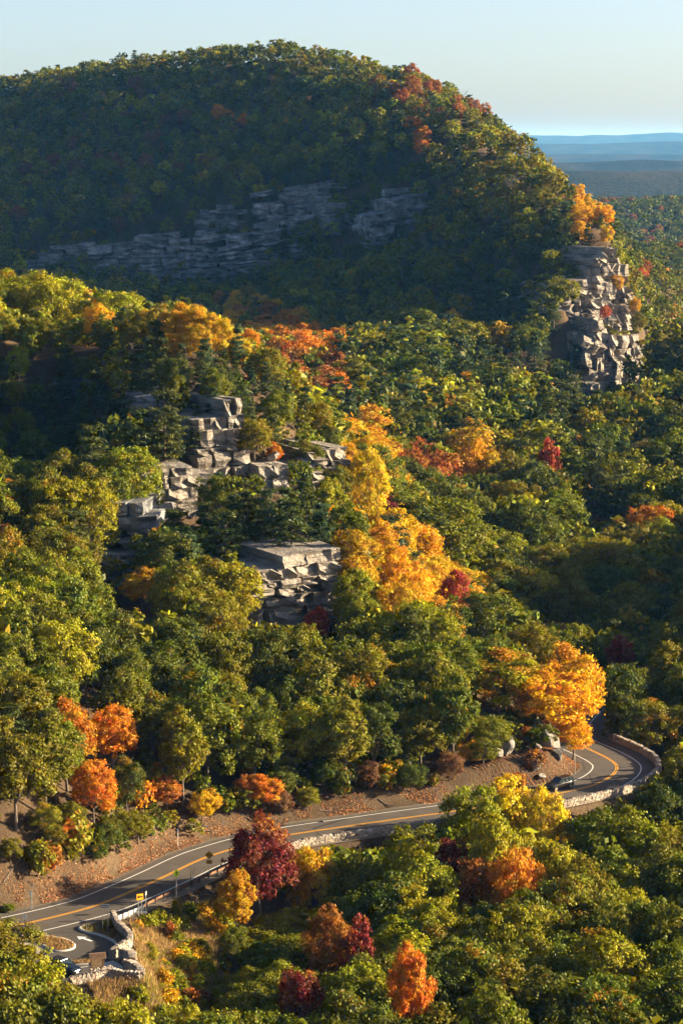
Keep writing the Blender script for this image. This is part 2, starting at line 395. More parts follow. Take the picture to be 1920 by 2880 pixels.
def vnoise(x, y, s, seed=0):      # cheap value noise
    x = np.asarray(x) / s + seed * 17.3; y = np.asarray(y) / s + seed * 9.1
    xi = np.floor(x); yi = np.floor(y); fx = smooth(x - xi); fy = smooth(y - yi)
    h = lambda a, b: np.modf(np.abs(np.sin(a * 127.1 + b * 311.7 + seed) * 43758.5453))[0]
    return (h(xi, yi) * (1 - fx) + h(xi + 1, yi) * fx) * (1 - fy) + (h(xi, yi + 1) * (1 - fx) + h(xi + 1, yi + 1) * fx) * fy
def ground_z(x, y):
    x = np.atleast_1d(np.asarray(x, float)); y = np.atleast_1d(np.asarray(y, float))
    z = rbf(x, y)
    z = z + (vnoise(x, y, 9, 1) - 0.5) * np.clip(y / 400, 0.5, 2) * 1.2 + (vnoise(x, y, 2.7, 2) - 0.5) * 0.5 + (vnoise(x, y, 1.3, 5) - 0.5) * 0.25
    d, s, ii = road_dist(x, y)
    up = s > 0
    t = np.where(up, smooth((d - 5.4) / 4.2), smooth((d - 6.6) / 2.6))
    # beside the guardrail the verge stays nearly level for a few metres
    t = np.where((~up) & (ii < road_i(640)), smooth((d - 5.6) / 5.0), t)
    z = np.where(d < 40, -0.09 * (1 - t) + z * t, z)
    sd = poly_sd(LOT, x, y)
    tl = smooth((sd - 0.2) / 2.5)
    z = np.where((sd < 3) & (d > 5.2), -0.09 * (1 - tl) + np.minimum(z, 1.0) * tl, z)
    return z
def axis(parts):
    out = []
    for a, b, s in parts: out += list(np.arange(a, b, s))
    out.append(parts[-1][1]); return np.array(out)
xs = axis([(-900, -300, 60), (-300, -90, 14), (-90, 80, 1.15), (80, 300, 9), (300, 1000, 70)])
ys = axis([(-40, 230, 15), (230, 420, 1.15), (420, 620, 3.0), (620, 1500, 7), (1500, 3000, 25)])
XX, YY = np.meshgrid(xs, ys)
ZZ = ground_z(XX.ravel(), YY.ravel())
nx, ny = len(xs), len(ys)
idx = np.arange(nx * ny).reshape(ny, nx)
quads = np.stack([idx[:-1, :-1], idx[:-1, 1:], idx[1:, 1:], idx[1:, :-1]], -1).reshape(-1, 4)
terrain = obj('ground', mesh_np('ground', np.c_[XX.ravel(), YY.ravel(), ZZ], quads, M['ground'], True))
props(terrain, 'brown forest floor and bare soil of the hillsides', kind='structure')
_xi = xs; _yi = ys; _zg = ZZ.reshape(ny, nx)
def gz(x, y):                     # height of the ground mesh, bilinear
    x = np.asarray(x, float); y = np.asarray(y, float)
    i = np.clip(np.searchsorted(_xi, x) - 1, 0, nx - 2); j = np.clip(np.searchsorted(_yi, y) - 1, 0, ny - 2)
    fx = (x - _xi[i]) / (_xi[i + 1] - _xi[i]); fy = (y - _yi[j]) / (_yi[j + 1] - _yi[j])
    return (_zg[j, i] * (1 - fx) + _zg[j, i + 1] * fx) * (1 - fy) + (_zg[j + 1, i] * (1 - fx) + _zg[j + 1, i + 1] * fx) * fy

def on_ground(u, v, y0=236.0, y1=1500.0):   # forward distance where the line of sight through a pixel first meets the ground
    d = ray(u, v); ys = np.arange(y0, y1, 0.5); t = ys / d[1]; return float(ys[int(np.argmax(CAM_Z + d[2] * t < gz(d[0] * t, ys)))])
# the plain and the blue ridges beyond
def far_z(x, y):
    z = np.full(np.shape(x), -95.0)
    def ridge(y0, w, h, f):
        hh = h + f(x, y)
        return np.where(y < y0, np.exp(-((y - y0) / w) ** 2), np.exp(-((y - y0) / (w * 1.5)) ** 2)) * (hh + 95.0)
    n = lambda s, a, k: (vnoise(x, y * 0.25, s, k) - 0.5) * a
    z = np.maximum(z, -95 + ridge(5200, 600, 30, lambda x, y: n(260, 16, 3) + n(90, 6, 4)))
    z = np.maximum(z, -95 + ridge(8000, 800, 30, lambda x, y: n(420, 22, 5) + n(120, 5, 6)))
    z = np.maximum(z, -95 + ridge(13000, 1500, 38, lambda x, y: n(600, 34, 7) + n(180, 8, 8)))
    z = np.maximum(z, -95 + ridge(18000, 2000, 96, lambda x, y: n(750, 30, 9)))
    z = np.maximum(z, -95 + ridge(26500, 2600, 178, lambda x, y: n(600, 95, 10) + n(220, 12, 11)))
    return z
fx_ = np.concatenate([np.arange(-9000, -400, 400), np.arange(-400, 3000, 28), np.arange(3000, 7000, 70), np.arange(7000, 13001, 500)])
fy_ = np.concatenate([np.arange(2990, 4200, 80), np.arange(4200, 9000, 130), np.arange(9000, 24000, 300), np.arange(24000, 44001, 500)])
FX, FY = np.meshgrid(fx_, fy_)
FZ = far_z(FX.ravel(), FY.ravel()); FZ[FY.ravel() < 3050] = -60
fi = np.arange(FX.size).reshape(FX.shape)
fq = np.stack([fi[:-1, :-1], fi[:-1, 1:], fi[1:, 1:], fi[1:, :-1]], -1).reshape(-1, 4)
def far_material():
    t = NT('far_forest'); p = t.pos()
    a = t.noise(p, 0.006, 6, 0.6, scale3=(1, 0.35, 1)); b = t.noise(p, 0.06, 4, 0.7)
    c = t.ramp(a, [(0.38, (0.012, 0.018, 0.008)), (0.52, (0.030, 0.032, 0.012)), (0.64, (0.045, 0.038, 0.018)), (0.80, (0.09, 0.072, 0.045))])
    c = t.mix(0.6, c, t.ramp(b, [(0.35, (0.35,) * 3), (0.7, (1.2,) * 3)]), 'MULTIPLY')
    return t.bsdf(c, 0.95, 0.05, bump=b, bstr=1.0, bdist=14.0)
far = obj('valley_hills', mesh_np('valley_hills', np.c_[FX.ravel(), FY.ravel(), FZ], fq, far_material(), True))
props(far, 'hazy blue plain and low ridges beyond the mountain', kind='structure')
# ------------------------------------------------------------------ trees: prototypes
def unit(v): return v / np.maximum(1e-9, np.linalg.norm(v, axis=-1, keepdims=True))
def cards(c, nrm, a, asp, rg, tdir=None):
    n = len(c); a = np.asarray(a).reshape(-1, 1) * np.ones((n, 1))
    r = rg.normal(size=(n, 3)) if tdir is None else tdir
    t = unit(r - nrm * (r * nrm).sum(1, keepdims=True)); b = np.cross(nrm, t)
    v = np.stack([c - t * a, c + b * a * asp, c + t * a, c - b * a * asp], 1).reshape(-1, 3)
    return v, np.arange(4 * n).reshape(n, 4)
def crown_broad(seed, lod, R_=4.5, H=12.0, spread=1.0, airy=0.0):
    rg = np.random.default_rng(seed)
    nl, nc, nf, a = [(14, 20, 52, 0.175), (12, 15, 30, 0.27), (8, 8, 7, 0.66), (6, 5, 4, 1.15)][lod]
    zc, hz = H * 0.57, H * 0.41
    k = np.arange(nl) + 0.5; ph = math.pi * (1 + 5 ** 0.5) * k + rg.uniform(0, 6)
    cz = 1 - 1.72 * k / nl; st = np.sqrt(np.maximum(0.05, 1 - np.minimum(1, cz * cz)))
    d = np.stack([st * np.cos(ph), st * np.sin(ph), cz], 1)
    lc = d * np.array([R_ * 0.60 * spread, R_ * 0.60 * spread, hz * 0.66]) * rg.uniform(0.75, 1.2, (nl, 1)) + np.array([0, 0, zc])
    lr = R_ * rg.uniform(0.33, 0.47, nl)
    C = []; N = []; F = []; A = []
    for i in range(nl):
        out = unit(d[i] + np.array([0, 0, 0.25]))
        dd = unit(rg.normal(size=(nc, 3)) + 0.9 * out + np.array([0, 0, 0.30]))
        cc = lc[i] + dd * lr[i] * rg.uniform(0.66, 1.2, (nc, 1)) * np.array([1, 1, 0.85])
        cr = rg.uniform(0.55, 1.0, nc) * (R_ / 4.5) * [0.78, 0.9, 1.1, 1.4][lod]; lobe = rg.random()
        for j in range(nc):
            m = max(3, int(nf * rg.uniform(0.7, 1.3) * (1 - airy * rg.random())))
            off = rg.normal(size=(m, 3)) * cr[j] * np.array([0.55, 0.55, 0.34])
            C.append(cc[j] + off)
            N.append(unit(0.75 * unit(off + dd[j] * 0.9) + np.array([0, 0, 0.35]) + rg.normal(size=(m, 3)) * 0.55))
            F.append(np.c_[np.full(m, rg.random()), rg.random(m), np.full(m, lobe)])
            A.append(a * rg.uniform(0.7, 1.3, m))
    # a loose filling so that the crown is not hollow
    m = [420, 200, 26, 8][lod]
    p = unit(rg.normal(size=(m, 3))) * rg.random((m, 1)) ** 0.5 * np.array([R_ * 0.68, R_ * 0.68, hz * 0.75]) + np.array([0, 0, zc])
    C.append(p); N.append(unit(rg.normal(size=(m, 3)))); F.append(np.c_[rg.random(m), rg.random(m) * 0.6, rg.random(m)]); A.append(np.full(m, a * 1.35))
    C = np.concatenate(C); N = np.concatenate(N); F = np.concatenate(F); A = np.concatenate(A)
    v, f = cards(C, N, A, 0.62, rg)
    return v, f, F, lc, H
def trunk_broad(seed, lc, H, n=6):
    rg = np.random.default_rng(seed + 999); mb = MB()
    top = H * 0.62; w = rg.normal(size=2) * 0.35
    pts = [(0, 0, -1.2), (0, 0, 0), (w[0] * 0.3, w[1] * 0.3, H * 0.15), (w[0], w[1], H * 0.34), (w[0] * 1.5, w[1] * 1.5, top)]
    mb.tube(pts, [0.34, 0.27, 0.2, 0.16, 0.07], n)
    for c in lc:
        z0 = min(rg.uniform(0.24, 0.42) * H, c[2] - 0.6)
        s = np.array([w[0] * z0 / (H * 0.34), w[1] * z0 / (H * 0.34), z0]); mid = (s + c) / 2 + np.array([0, 0, -0.35]) + rg.normal(size=3) * 0.2
        mb.tube([s, mid, c], [0.11, 0.075, 0.03], 4, False)
    return mb
def crown_pine(seed, lod, H=9.0, R_=2.6, conical=0.5):
    rg = np.random.default_rng(seed)
    nw, nb, nt, nf, a, asp = [(10, 6, 6, 10, 0.34, 0.26), (9, 6, 4, 6, 0.46, 0.34), (7, 5, 2, 4, 0.72, 0.5), (5, 4, 1, 4, 1.0, 0.6)][lod]
    C = []; N = []; T = []; F = []; br = []
    lean = rg.normal(size=2) * 0.25
    for i in range(nw):
        fz = 0.24 + 0.74 * (i + rg.uniform(-0.2, 0.2)) / (nw - 1) if nw > 1 else 0.6
        fz = min(fz, 0.985); z = fz * H
        prof = (1 - conical) * math.sqrt(max(0.02, 1 - ((fz - 0.55) / 0.5) ** 2)) + conical * (1.08 - fz)
        ph0 = rg.uniform(0, 6.3)
        for b in range(nb):
            if rg.random() < 0.14 and i < nw - 1: continue
            ph = ph0 + 6.283 * b / nb + rg.uniform(-0.4, 0.4); L = max(0.35, R_ * prof * rg.uniform(0.55, 1.2))
            d = np.array([math.cos(ph), math.sin(ph), rg.uniform(-0.02, 0.30) + 0.5 * (fz > 0.9)])
            s = np.array([lean[0] * fz, lean[1] * fz, z]); br.append((s, s + d * L))
            cl = rg.random(); lobe = rg.random()
            for q in range(nt):
                t = 0.38 + 0.66 * (q + rg.random()) / nt
                w = (rg.random() - 0.5) * 1.0 * L * t * 0.75
                c = s + d * L * t + np.array([-d[1] * w, d[0] * w, rg.uniform(-0.05, 0.18)])
                off = rg.normal(size=(nf, 3)) * np.array([0.25, 0.25, 0.10]) * (1 + lod * 0.35)
                C.append(c + off); T.append(unit(d * 0.6 + rg.normal(size=(nf, 3)) * 0.8 + np.array([0, 0, 0.25])))
                N.append(unit(np.array([0, 0, 0.9]) + d * 0.35 + rg.normal(size=(nf, 3)) * 0.45))
                F.append(np.c_[np.full(nf, cl), rg.random(nf), np.full(nf, lobe)])
    C = np.concatenate(C); N = np.concatenate(N); T = np.concatenate(T); F = np.concatenate(F)
    v, f = cards(C, N, a * rg.uniform(0.7, 1.25, len(C)), asp, rg, T)
    return v, f, F, br, H, lean
def trunk_pine(br, H, lean):
    mb = MB(); mb.tube([(0, 0, -1.2), (0, 0, 0), (lean[0] * 0.5, lean[1] * 0.5, H * 0.5), (lean[0], lean[1], H * 0.97)], [0.26, 0.2, 0.13, 0.03], 6)
    for s, e in br: mb.tube([s, (s + e) / 2 + np.array([0, 0, -0.05]), e], [0.05, 0.035, 0.012], 3, False)
    return mb
def bare_mesh(seed, H=9.0):
    rg = np.random.default_rng(seed); tw = MB(); tk = MB()
    def grow(mb, p, d, L, r, depth):
        mid = p + d * L * 0.5 + rg.normal(size=3) * L * 0.05; e = p + d * L
        mb.tube([p, mid, e], [r, r * 0.8, r * 0.55], 4 if depth > 1 else 3, False)
        if depth == 0: return
        for k in range(3 if depth > 1 else 4):
            nd = unit(d + rg.normal(size=3) * 0.48 + np.array([0, 0, 0.12]))
            grow(tw, p + d * L * rg.uniform(0.45, 1.0), nd, L * rg.uniform(0.5, 0.72), r * 0.5, depth - 1)
    tk.tube([(0, 0, -1), (0, 0, 0), (0.1, 0, H * 0.3)], [0.2, 0.16, 0.13], 6)
    for k in range(4):
        an = 6.28 * k / 4 + rg.uniform(-0.4, 0.4)
        grow(tw, np.array([0.1, 0, H * rg.uniform(0.22, 0.3)]), unit(np.array([0.5 * math.cos(an), 0.5 * math.sin(an), 1.0])), H * 0.34, 0.09, 3)
    return tk, tw
def crown_shrub(seed, a=0.13, n=46, nf=24):
    rg = np.random.default_rng(seed); C = []; N = []; F = []
    for j in range(n):
        d = unit(rg.normal(size=3) + np.array([0, 0, 0.5])); c = d * np.array([0.85, 0.85, 0.75]) * rg.uniform(0.55, 1.1) + np.array([0, 0, 0.62])
        off = rg.normal(size=(nf, 3)) * 0.17; C.append(c + off); N.append(unit(d * 0.6 + rg.normal(size=(nf, 3)) * 0.6 + np.array([0, 0, 0.4])))
        F.append(np.c_[np.full(nf, rg.random()), rg.random(nf), np.full(nf, rg.random())])
    C = np.concatenate(C); v, f = cards(C, np.concatenate(N), a * rg.uniform(0.7, 1.3, len(C)), 0.6, rg)
    return v, f, np.concatenate(F)

NV = {'broad': 7, 'pine': 5}
LODS = {'broad': [], 'pine': []}   # per lod: list of (verts, faces, fcol)
PROTO = {'broad': [], 'pine': []}  # per lod 0/1: list of (crown mesh, trunk mesh)
for lod in range(4):
    rows = []; protos = []
    for s in range(NV['broad'] if lod < 3 else 4):
        rr = [4.5, 4.9, 4.1, 4.6, 5.1, 3.8, 4.4][s]; ai = [0.1, 0.3, 0.2, 0.5, 0.15, 0.4, 0.6][s]; sprd = [1, 1.05, .95, 1.1, 1, .9, 1.0][s]
        v, f, F, lc, H = crown_broad(100 + s, lod, rr, 12.0, sprd, ai)
        rows.append((v, f, F))
        if lod < 2:
            protos.append((mesh_np('crown', v, f, M['leaf'], False, {'fcol': F}), trunk_broad(100 + s, lc, H).mesh('trunk', M['bark_grey'])))
    LODS['broad'].append(rows); PROTO['broad'].append(protos)
    rows = []; protos = []
    for s in range(NV['pine'] if lod < 3 else 3):
        con = [0.25, 0.4, 0.7, 0.15, 0.85][s]; rr = [2.7, 2.9, 3.0, 3.1, 2.8][s]
        v, f, F, br, H, lean = crown_pine(300 + s, lod, 9.0, rr, con)
        rows.append((v, f, F))
        if lod < 2:
            protos.append((mesh_np('crown', v, f, M['needle'], False, {'fcol': F}), trunk_pine(br, H, lean).mesh('trunk', M['bark'])))
    LODS['pine'].append(rows); PROTO['pine'].append(protos)
SHRUB = [mesh_np('foliage', *crown_shrub(500 + s)[:2], M['leaf'], False, {'fcol': crown_shrub(500 + s)[2]}) for s in range(4)]
def stem_mesh(seed):
    rg = np.random.default_rng(seed); mb = MB()
    for k in range(6):
        a = 1.05 * k; e = np.array([0.5 * math.cos(a), 0.5 * math.sin(a), 0.9]); mb.tube([(0, 0, -0.15), e * 0.5 + np.array([0, 0, 0.1]), e], [0.03, 0.02, 0.01], 4, False)
    return mb.mesh('stem', M['bark'])
STEM = [stem_mesh(s) for s in range(2)]
BARE = []
for s in range(3):
    tk, tw = bare_mesh(700 + s); BARE.append((tk.mesh('trunk', M['bark_grey']), tw.mesh('branches', M['bark_grey'])))

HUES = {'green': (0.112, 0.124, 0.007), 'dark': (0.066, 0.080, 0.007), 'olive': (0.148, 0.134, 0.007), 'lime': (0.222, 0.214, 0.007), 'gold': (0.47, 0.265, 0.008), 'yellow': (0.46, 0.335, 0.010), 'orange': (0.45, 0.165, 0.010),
        'rust': (0.27, 0.10, 0.018), 'red': (0.33, 0.065, 0.025), 'wine': (0.155, 0.026, 0.016), 'straw': (0.30, 0.20, 0.05), 'pine': (0.058, 0.072, 0.014), 'bluepine': (0.045, 0.068, 0.025), 'brown': (0.16, 0.075, 0.03)}
MAPLE = ('gold', 'yellow', 'orange', 'rust', 'red', 'wine', 'straw', 'brown')

# ------------------------------------------------------------------ where the trees stand
# clumps of colour seen in the forest: centre column, row, radii, hue, chance
PATCH = [(620, 930, 230, 70, 'gold', .50), (760, 960, 160, 80, 'orange', .45), (860, 1050, 110, 90, 'rust', .30), (200, 840, 240, 70, 'lime', .45), (60, 850, 160, 110, 'lime', .35), (300, 880, 120, 50, 'gold', .35),
         (900, 1010, 130, 110, 'orange', .3), (1000, 1330, 60, 130, 'gold', .8), (1100, 1560, 150, 130, 'gold', .75), (1210, 1690, 110, 90, 'gold', .7), (960, 1480, 90, 120, 'lime', .5), (1010, 1730, 110, 60, 'lime', .4),
         (1330, 1300, 70, 60, 'gold', .7), (1190, 1330, 60, 60, 'rust', .5), (1340, 2020, 130, 120, 'olive', .5), (300, 2130, 120, 120, 'orange', .55), (60, 2120, 120, 140, 'olive', .6), (420, 1680, 90, 60, 'gold', .7),
         (1040, 1880, 60, 60, 'gold', .4), (1840, 1490, 80, 80, 'orange', .5), (1190, 395, 60, 40, 'orange', .6), (800, 400, 150, 40, 'olive', .4), (1000, 380, 130, 60, 'lime', .35), (1650, 620, 80, 80, 'gold', .55), (1560, 520, 110, 60, 'olive', .6),
         (1250, 260, 180, 60, 'rust', .25), (1450, 420, 120, 90, 'olive', .5), (1640, 560, 80, 60, 'gold', .35), (1250, 330, 160, 80, 'lime', .3), (620, 890, 160, 40, 'lime', .3), (700, 870, 120, 40, 'rust', .4), (760, 2550, 220, 120, 'olive', .4), (700, 2600, 160, 80, 'rust', .25), (860, 2500, 120, 70, 'gold', .3),
         (1000, 2800, 160, 60, 'olive', .35), (980, 2640, 160, 60, 'gold', .25), (560, 2820, 160, 60, 'olive', .5), (150, 2750, 220, 130, 'lime', .35), (1400, 2560, 400, 250, 'lime', .16), (1650, 1560, 250, 160, 'dark', .25), (1750, 1000, 160, 90, 'lime', .25), (1560, 1800, 60, 80, 'brown', .35),
         (1380, 900, 100, 60, 'gold', .3), (1300, 650, 250, 160, 'olive', .35), (640, 330, 60, 30, 'orange', .4), (300, 450, 350, 200, 'brown', .14), (1850, 580, 120, 30, 'rust', .25), (1800, 740, 160, 40, 'rust', .12), (1850, 800, 80, 80, 'red', .04)]
PINES = [(450, 1200, 350, 230, .72), (700, 1480, 200, 130, .70), (300, 1050, 300, 120, .5), (1470, 900, 190, 260, .68), (1560, 1080, 130, 160, .6), (1080, 1100, 180, 140, .30), (700, 620, 700, 130, .42), (500, 860, 300, 60, .18), (1240, 1050, 120, 120, .35), (1600, 640, 110, 50, .35), (250, 130, 300, 60, .30), (1700, 1350, 100, 160, .25), (1180, 430, 200, 80, .3), (900, 820, 300, 60, .25), (1700, 1120, 120, 60, .4)]
# rock faces and road kept open to the eye: columns, rows, forward distance of what must stay visible
OPEN = [(415, 560, 1320, 1440, 442, .98), (575, 680, 1175, 1330, 456, .98), (740, 810, 1310, 1380, 446, .9), (890, 975, 1262, 1425, 462, .93), (725, 940, 1575, 1750, 410, 1.0), (150, 400, 1430, 1560, 408, .45), (281, 344, 1560, 1620, 402, .5), (390, 535, 1120, 1215, 462, .5),
        (1570, 1700, 815, 950, 866, .97), (1688, 1770, 725, 920, 900, .97), (1725, 1812, 950, 1070, 882, .9), (1655, 1748, 985, 1100, 860, .9), (1583, 1675, 1085, 1195, 842, .75),
        (560, 680, 585, 640, 1146, .7), (730, 970, 528, 600, 1140, .62), (920, 1215, 555, 680, 1095, .75), (330, 660, 640, 790, 1124, .18), (620, 1000, 640, 720, 1110, .2), (60, 330, 690, 780, 1132, .2), (820, 990, 1150, 1260, 455, .25)]
LIMIT = np.array([(-200, 2560), (0, 2600), (60, 2640), (130, 2720), (200, 2790), (250, 2830), (300, 2860), (400, 2880), (500, 2830), (600, 2760), (640, 2640), (665, 2480), (690, 2420), (830, 2390), (880, 2365), (960, 2360), (1060, 2372), (1130, 2322), (1190, 2288), (1280, 2250), (1340, 2225), (1560, 2240), (1590, 2255), (1680, 2245), (1790, 2245), (1840, 2200), (1870, 2160), (1920, 2090), (2300, 1990)], float)
HWIN = []
TREES = []                         # dicts x y z h r kind hue turned var
def blocked(u, v, hw, hh, y):
    for u0, u1, v0, v1, yc, pr in OPEN:
        if y < yc and u + hw * 0.5 > u0 and u - hw * 0.5 < u1 and v + hh * 0.5 > v0 and v - hh * 0.7 < v1:
            if rng.random() < pr: return v1
    return False
def hero(u, v, y, hue, h, rad=None, kind='broad', turned=0.05, label=None, var=None):
    """a tree that stands out: crown centre seen at column u, row v, at forward distance y; its foot is on the ground there"""
    p = at_y(u, v, y); x = p[0]; z = float(gz(x, y)); dep_ = y * cp + (CAM_Z - p[2]) * sp_
    zt_ = at_y(u, v - 0.42 * h * FPX / dep_, y)[2]; hn = zt_ - z
    if y > 800 and hn > 1.3 * h: z = zt_ - h
    elif hn > 2.0:
        if hn > 1.45 * h: rad = (rad or h * .37) * min(1.5, 0.72 * hn / h)
        h = hn
    if y < 640 and u != 1739: HWIN.append((u, v, (rad or h * .37) * FPX / dep_, y))
    TREES.append(dict(x=x, y=y, z=z, h=h, r=rad or h * 0.37, kind=kind, hue=hue, turned=turned, var=int(rng.integers(0, 7)) if var is None else var, hero=label or True))
HEROES = [
 # crown centre u, v, forward y, hue, height, radius
 (1550, 1985, 365, 'gold', 14.5, 7.6, 'broad', .15, 'big golden maple overhanging the inside of the road bend'),
 (1420, 1940, 368, 'lime', 13.5, 6.8, 'broad', .35, 'yellow green and orange tree beside the big golden maple at the road bend'),
 (1600, 1915, 371, 'gold', 12, 5.2, 'broad', .35, 'orange tinged maple behind the big golden maple at the bend'),
 (1612, 2065, 362, 'gold', 6.5, 3.2, 'broad', .1, 'low golden tree drooping over the inside edge of the road bend'),
 (735, 2400, 298, 'wine', 10.0, 4.1, 'broad', .22, 'tall wine red maple at the far end of the guardrail'),
 (660, 2490, 290, 'gold', 4.0, 2.0, 'broad', .5, 'small gold and rust tree in front of the wine red maple'),
 (1440, 2275, 327, 'yellow', 10.0, 4.6, 'broad', .0, 'bright yellow young tree between road and woods, below the rock bank'),
 (1340, 2290, 324, 'lime', 10.0, 3.8, 'broad', .12, 'yellow green tree beside the bright yellow tree below the road'),
 (1530, 2290, 326, 'yellow', 8.0, 2.6, 'broad', .05, 'yellow tree at the start of the curved stone wall'),
 (1385, 2400, 304, 'lime', 12.0, 4.0, 'broad', .0, 'pale lime tree among dark green trees below the road'),
 (1450, 2470, 299, 'orange', 9.5, 3.0, 'broad', .1, 'bright orange maple next to the pale lime tree'),
 (1335, 2460, 300, 'rust', 7.0, 2.2, 'broad', .0, 'brick brown small tree below the pale lime tree'),
 (1270, 2400, 306, 'wine', 6, 1.8, 'broad', .0, 'small wine red tree among green trees below the road'),
 (1150, 2740, 262, 'orange', 7, 1.7, 'broad', .2, 'narrow orange tree deep in the lower woods'),
 (850, 2780, 262, 'wine', 6, 2.0, 'broad', .25, 'low wine red tree among green crowns of the lower woods'),
 (1000, 2640, 276, 'wine', 5.5, 1.9, 'broad', .3, 'small crimson tree peeping between the lower wood crowns'),
 (930, 2620, 279, 'rust', 7, 2.0, 'broad', .4, 'rusty brown tree by the small crimson tree'),
 (771, 1280, 438, 'orange', 5.5, 2.0, 'broad', .0, 'small bright orange tree growing between the grey ledges'),
 (890, 1740, 386, 'red', 4.2, 1.9, 'broad', .2, 'small coral red tree at the foot of the lowest cliff'),
 (1030, 1320, 446, 'yellow', 11.0, 3.3, 'broad', .0, 'slender yellow tree right of the ledges, against dark pines'),
 (1543, 1273, 585, 'red', 8, 2.4, 'broad', .0, 'bright red maple standing among green crowns behind the spur'),
 (1280, 1655, 440, 'red', 8.0, 2.6, 'broad', .0, 'thin red maple in the hollow behind the golden trees'),
 (1080, 1440, 478, 'wine', 9.0, 3.2, 'broad', .0, 'dark red tree in the shade beside the great round oak'),
 (10, 1512, 392, 'red', 6.0, 2.2, 'broad', .05, 'coral red tree on the slope at the edge of the shady gully'),
 (1739, 1985, 418, 'wine', 8.0, 3.2, 'broad', .0, 'dark red tree in the shadow beside the upper road'),
 (1245, 1490, 490, 'green', 15.5, 9.2, 'broad', .02, 'great round green oak in the hollow behind the spur'),
 (1500, 1480, 520, 'green', 14.5, 7.0, 'broad', .05, 'broad green oak beside the great round one'),
 (1690, 1580, 500, 'olive', 14, 7.0, 'broad', .05, 'broad pale green oak on the sunny valley slope'),
 (1600, 1700, 470, 'green', 13, 6.0, 'broad', .05, None),
 (1350, 1740, 430, 'green', 13, 6.0, 'broad', .05, None),
 (1330, 1300, 600, 'gold', 12, 4.0, 'broad', .0, 'yellow tree standing above the great round oak'),
 (1812, 1280, 620, 'straw', 10, 4.0, 'broad', .0, 'straw coloured tree thinning out among green crowns'),
 (1861, 1255, 640, 'red', 9, 1.7, 'broad', .0, 'small pink red tree next to the straw coloured tree'),
 (318, 2090, 322, 'orange', 13, 3.6, 'broad', .5, 'copper orange tree at the top of the bare road bank'),
 (400, 1680, 385, 'gold', 11, 4.2, 'broad', .25, 'golden oak below the dark ledges'),
 (85, 2765, 250, 'lime', 8.5, 4.3, 'broad', .08, 'leafy tree standing in front of the parked car'),
 (-10, 2685, 256, 'olive', 9.5, 4.2, 'broad', .08, 'tall leafy tree hiding one side of the parking area'),
 (40, 2870, 240, 'green', 12.0, 5.0, 'broad', .10, None), (200, 2865, 243, 'olive', 8.0, 3.8, 'broad', .08, None), (330, 2900, 240, 'lime', 8.0, 3.4, 'broad', .1, None),
 (1722, 645, 925, 'pine', 13.0, 4.6, 'pine', .0, 'lone dark pine on the brow of the lit cliff'),
 (1735, 795, 893, 'gold', 7.0, 2.4, 'broad', .0, 'yellow tree clinging to the corner of the lit cliff'),
 (1785, 860, 890, 'gold', 7.0, 2.6, 'broad', .3, 'golden tree hanging off the edge of the lit cliff'),
 (1700, 880, 862, 'red', 6.0, 2.0, 'broad', .3, 'coral shrub like tree in the cleft of the lit cliff'),
 (1556, 872, 852, 'pine', 9.0, 3.0, 'pine', .0, 'dark pine pressed against the shaded side of the lit cliff'),
 (1795, 905, 884, 'olive', 7.0, 3.0, 'broad', .1, 'olive tree at the outer foot of the lit cliff'),
 (1188, 400, 1165, 'orange', 9.0, 4.4, 'broad', .2, 'orange crowned tree high on the mountain face'),
 (640, 325, 1262, 'orange', 8.0, 3.6, 'broad', .2, 'orange tree alone among dark greens on the mountain face'),
 (1720, 1420, 560, 'pine', 15.0, 5.2, 'pine', .0, 'tall white pine rising above the valley oaks'),
 (1300, 1030, 700, 'bluepine', 15.0, 4.4, 'pine', .0, 'tall dark pine at the foot of the mountain flank'),
]
for h_ in HEROES: hero(*h_[:9] if len(h_) == 9 else h_)
def hue_at(u, v, base):
    for (pu, pv, ru, rv, hue, pr) in PATCH:
        q = ((u - pu) / ru) ** 2 + ((v - pv) / rv) ** 2
        if q < 1.6 and rng.random() < pr * max(0.0, 1 - q / 1.7) * 1.25: return hue
    return base[int(rng.integers(0, len(base)))]
def pine_at(u, v):
    p = 0.03
    for (pu, pv, ru, rv, pr) in PINES:
        q = ((u - pu) / ru) ** 2 + ((v - pv) / rv) ** 2
        if q < 1.5: p = max(p, pr * max(0, min(1, 1.6 - q)))
    return p
BASE_NEAR = ['green'] * 8 + ['olive'] * 4 + ['lime'] * 2 + ['dark'] * 3
BASE_FAR = ['green'] * 6 + ['dark'] * 4 + ['olive'] * 4 + ['lime']
cell = {}
def too_close(x, y, d):
    cx, cy = int(x // 8), int(y // 8)
    for i in (-1, 0, 1):
        for j in (-1, 0, 1):
            for (qx, qy, qr) in cell.get((cx + i, cy + j), ()):
                if (qx - x) ** 2 + (qy - y) ** 2 < (d * 0.5 + qr * 0.5) ** 2: return True
    return False
def occupy(x, y, d): cell.setdefault((int(x // 8), int(y // 8)), []).append((x, y, d))
for t in TREES: occupy(t['x'], t['y'], min(8.0, t['r'] * 1.3))
MEADOW = np.array([on_plane(u, v, -2)[:2] for u, v in [(330, 2580), (420, 2560), (520, 2510), (620, 2465), (640, 2500), (610, 2640), (640, 2760), (560, 2850), (300, 2860), (215, 2790), (390, 2760), (375, 2660)]])
BANDS = [(232, 430, 4.4), (430, 520, 4.1), (520, 860, 5.8), (860, 1560, 5.6)]
cand = []
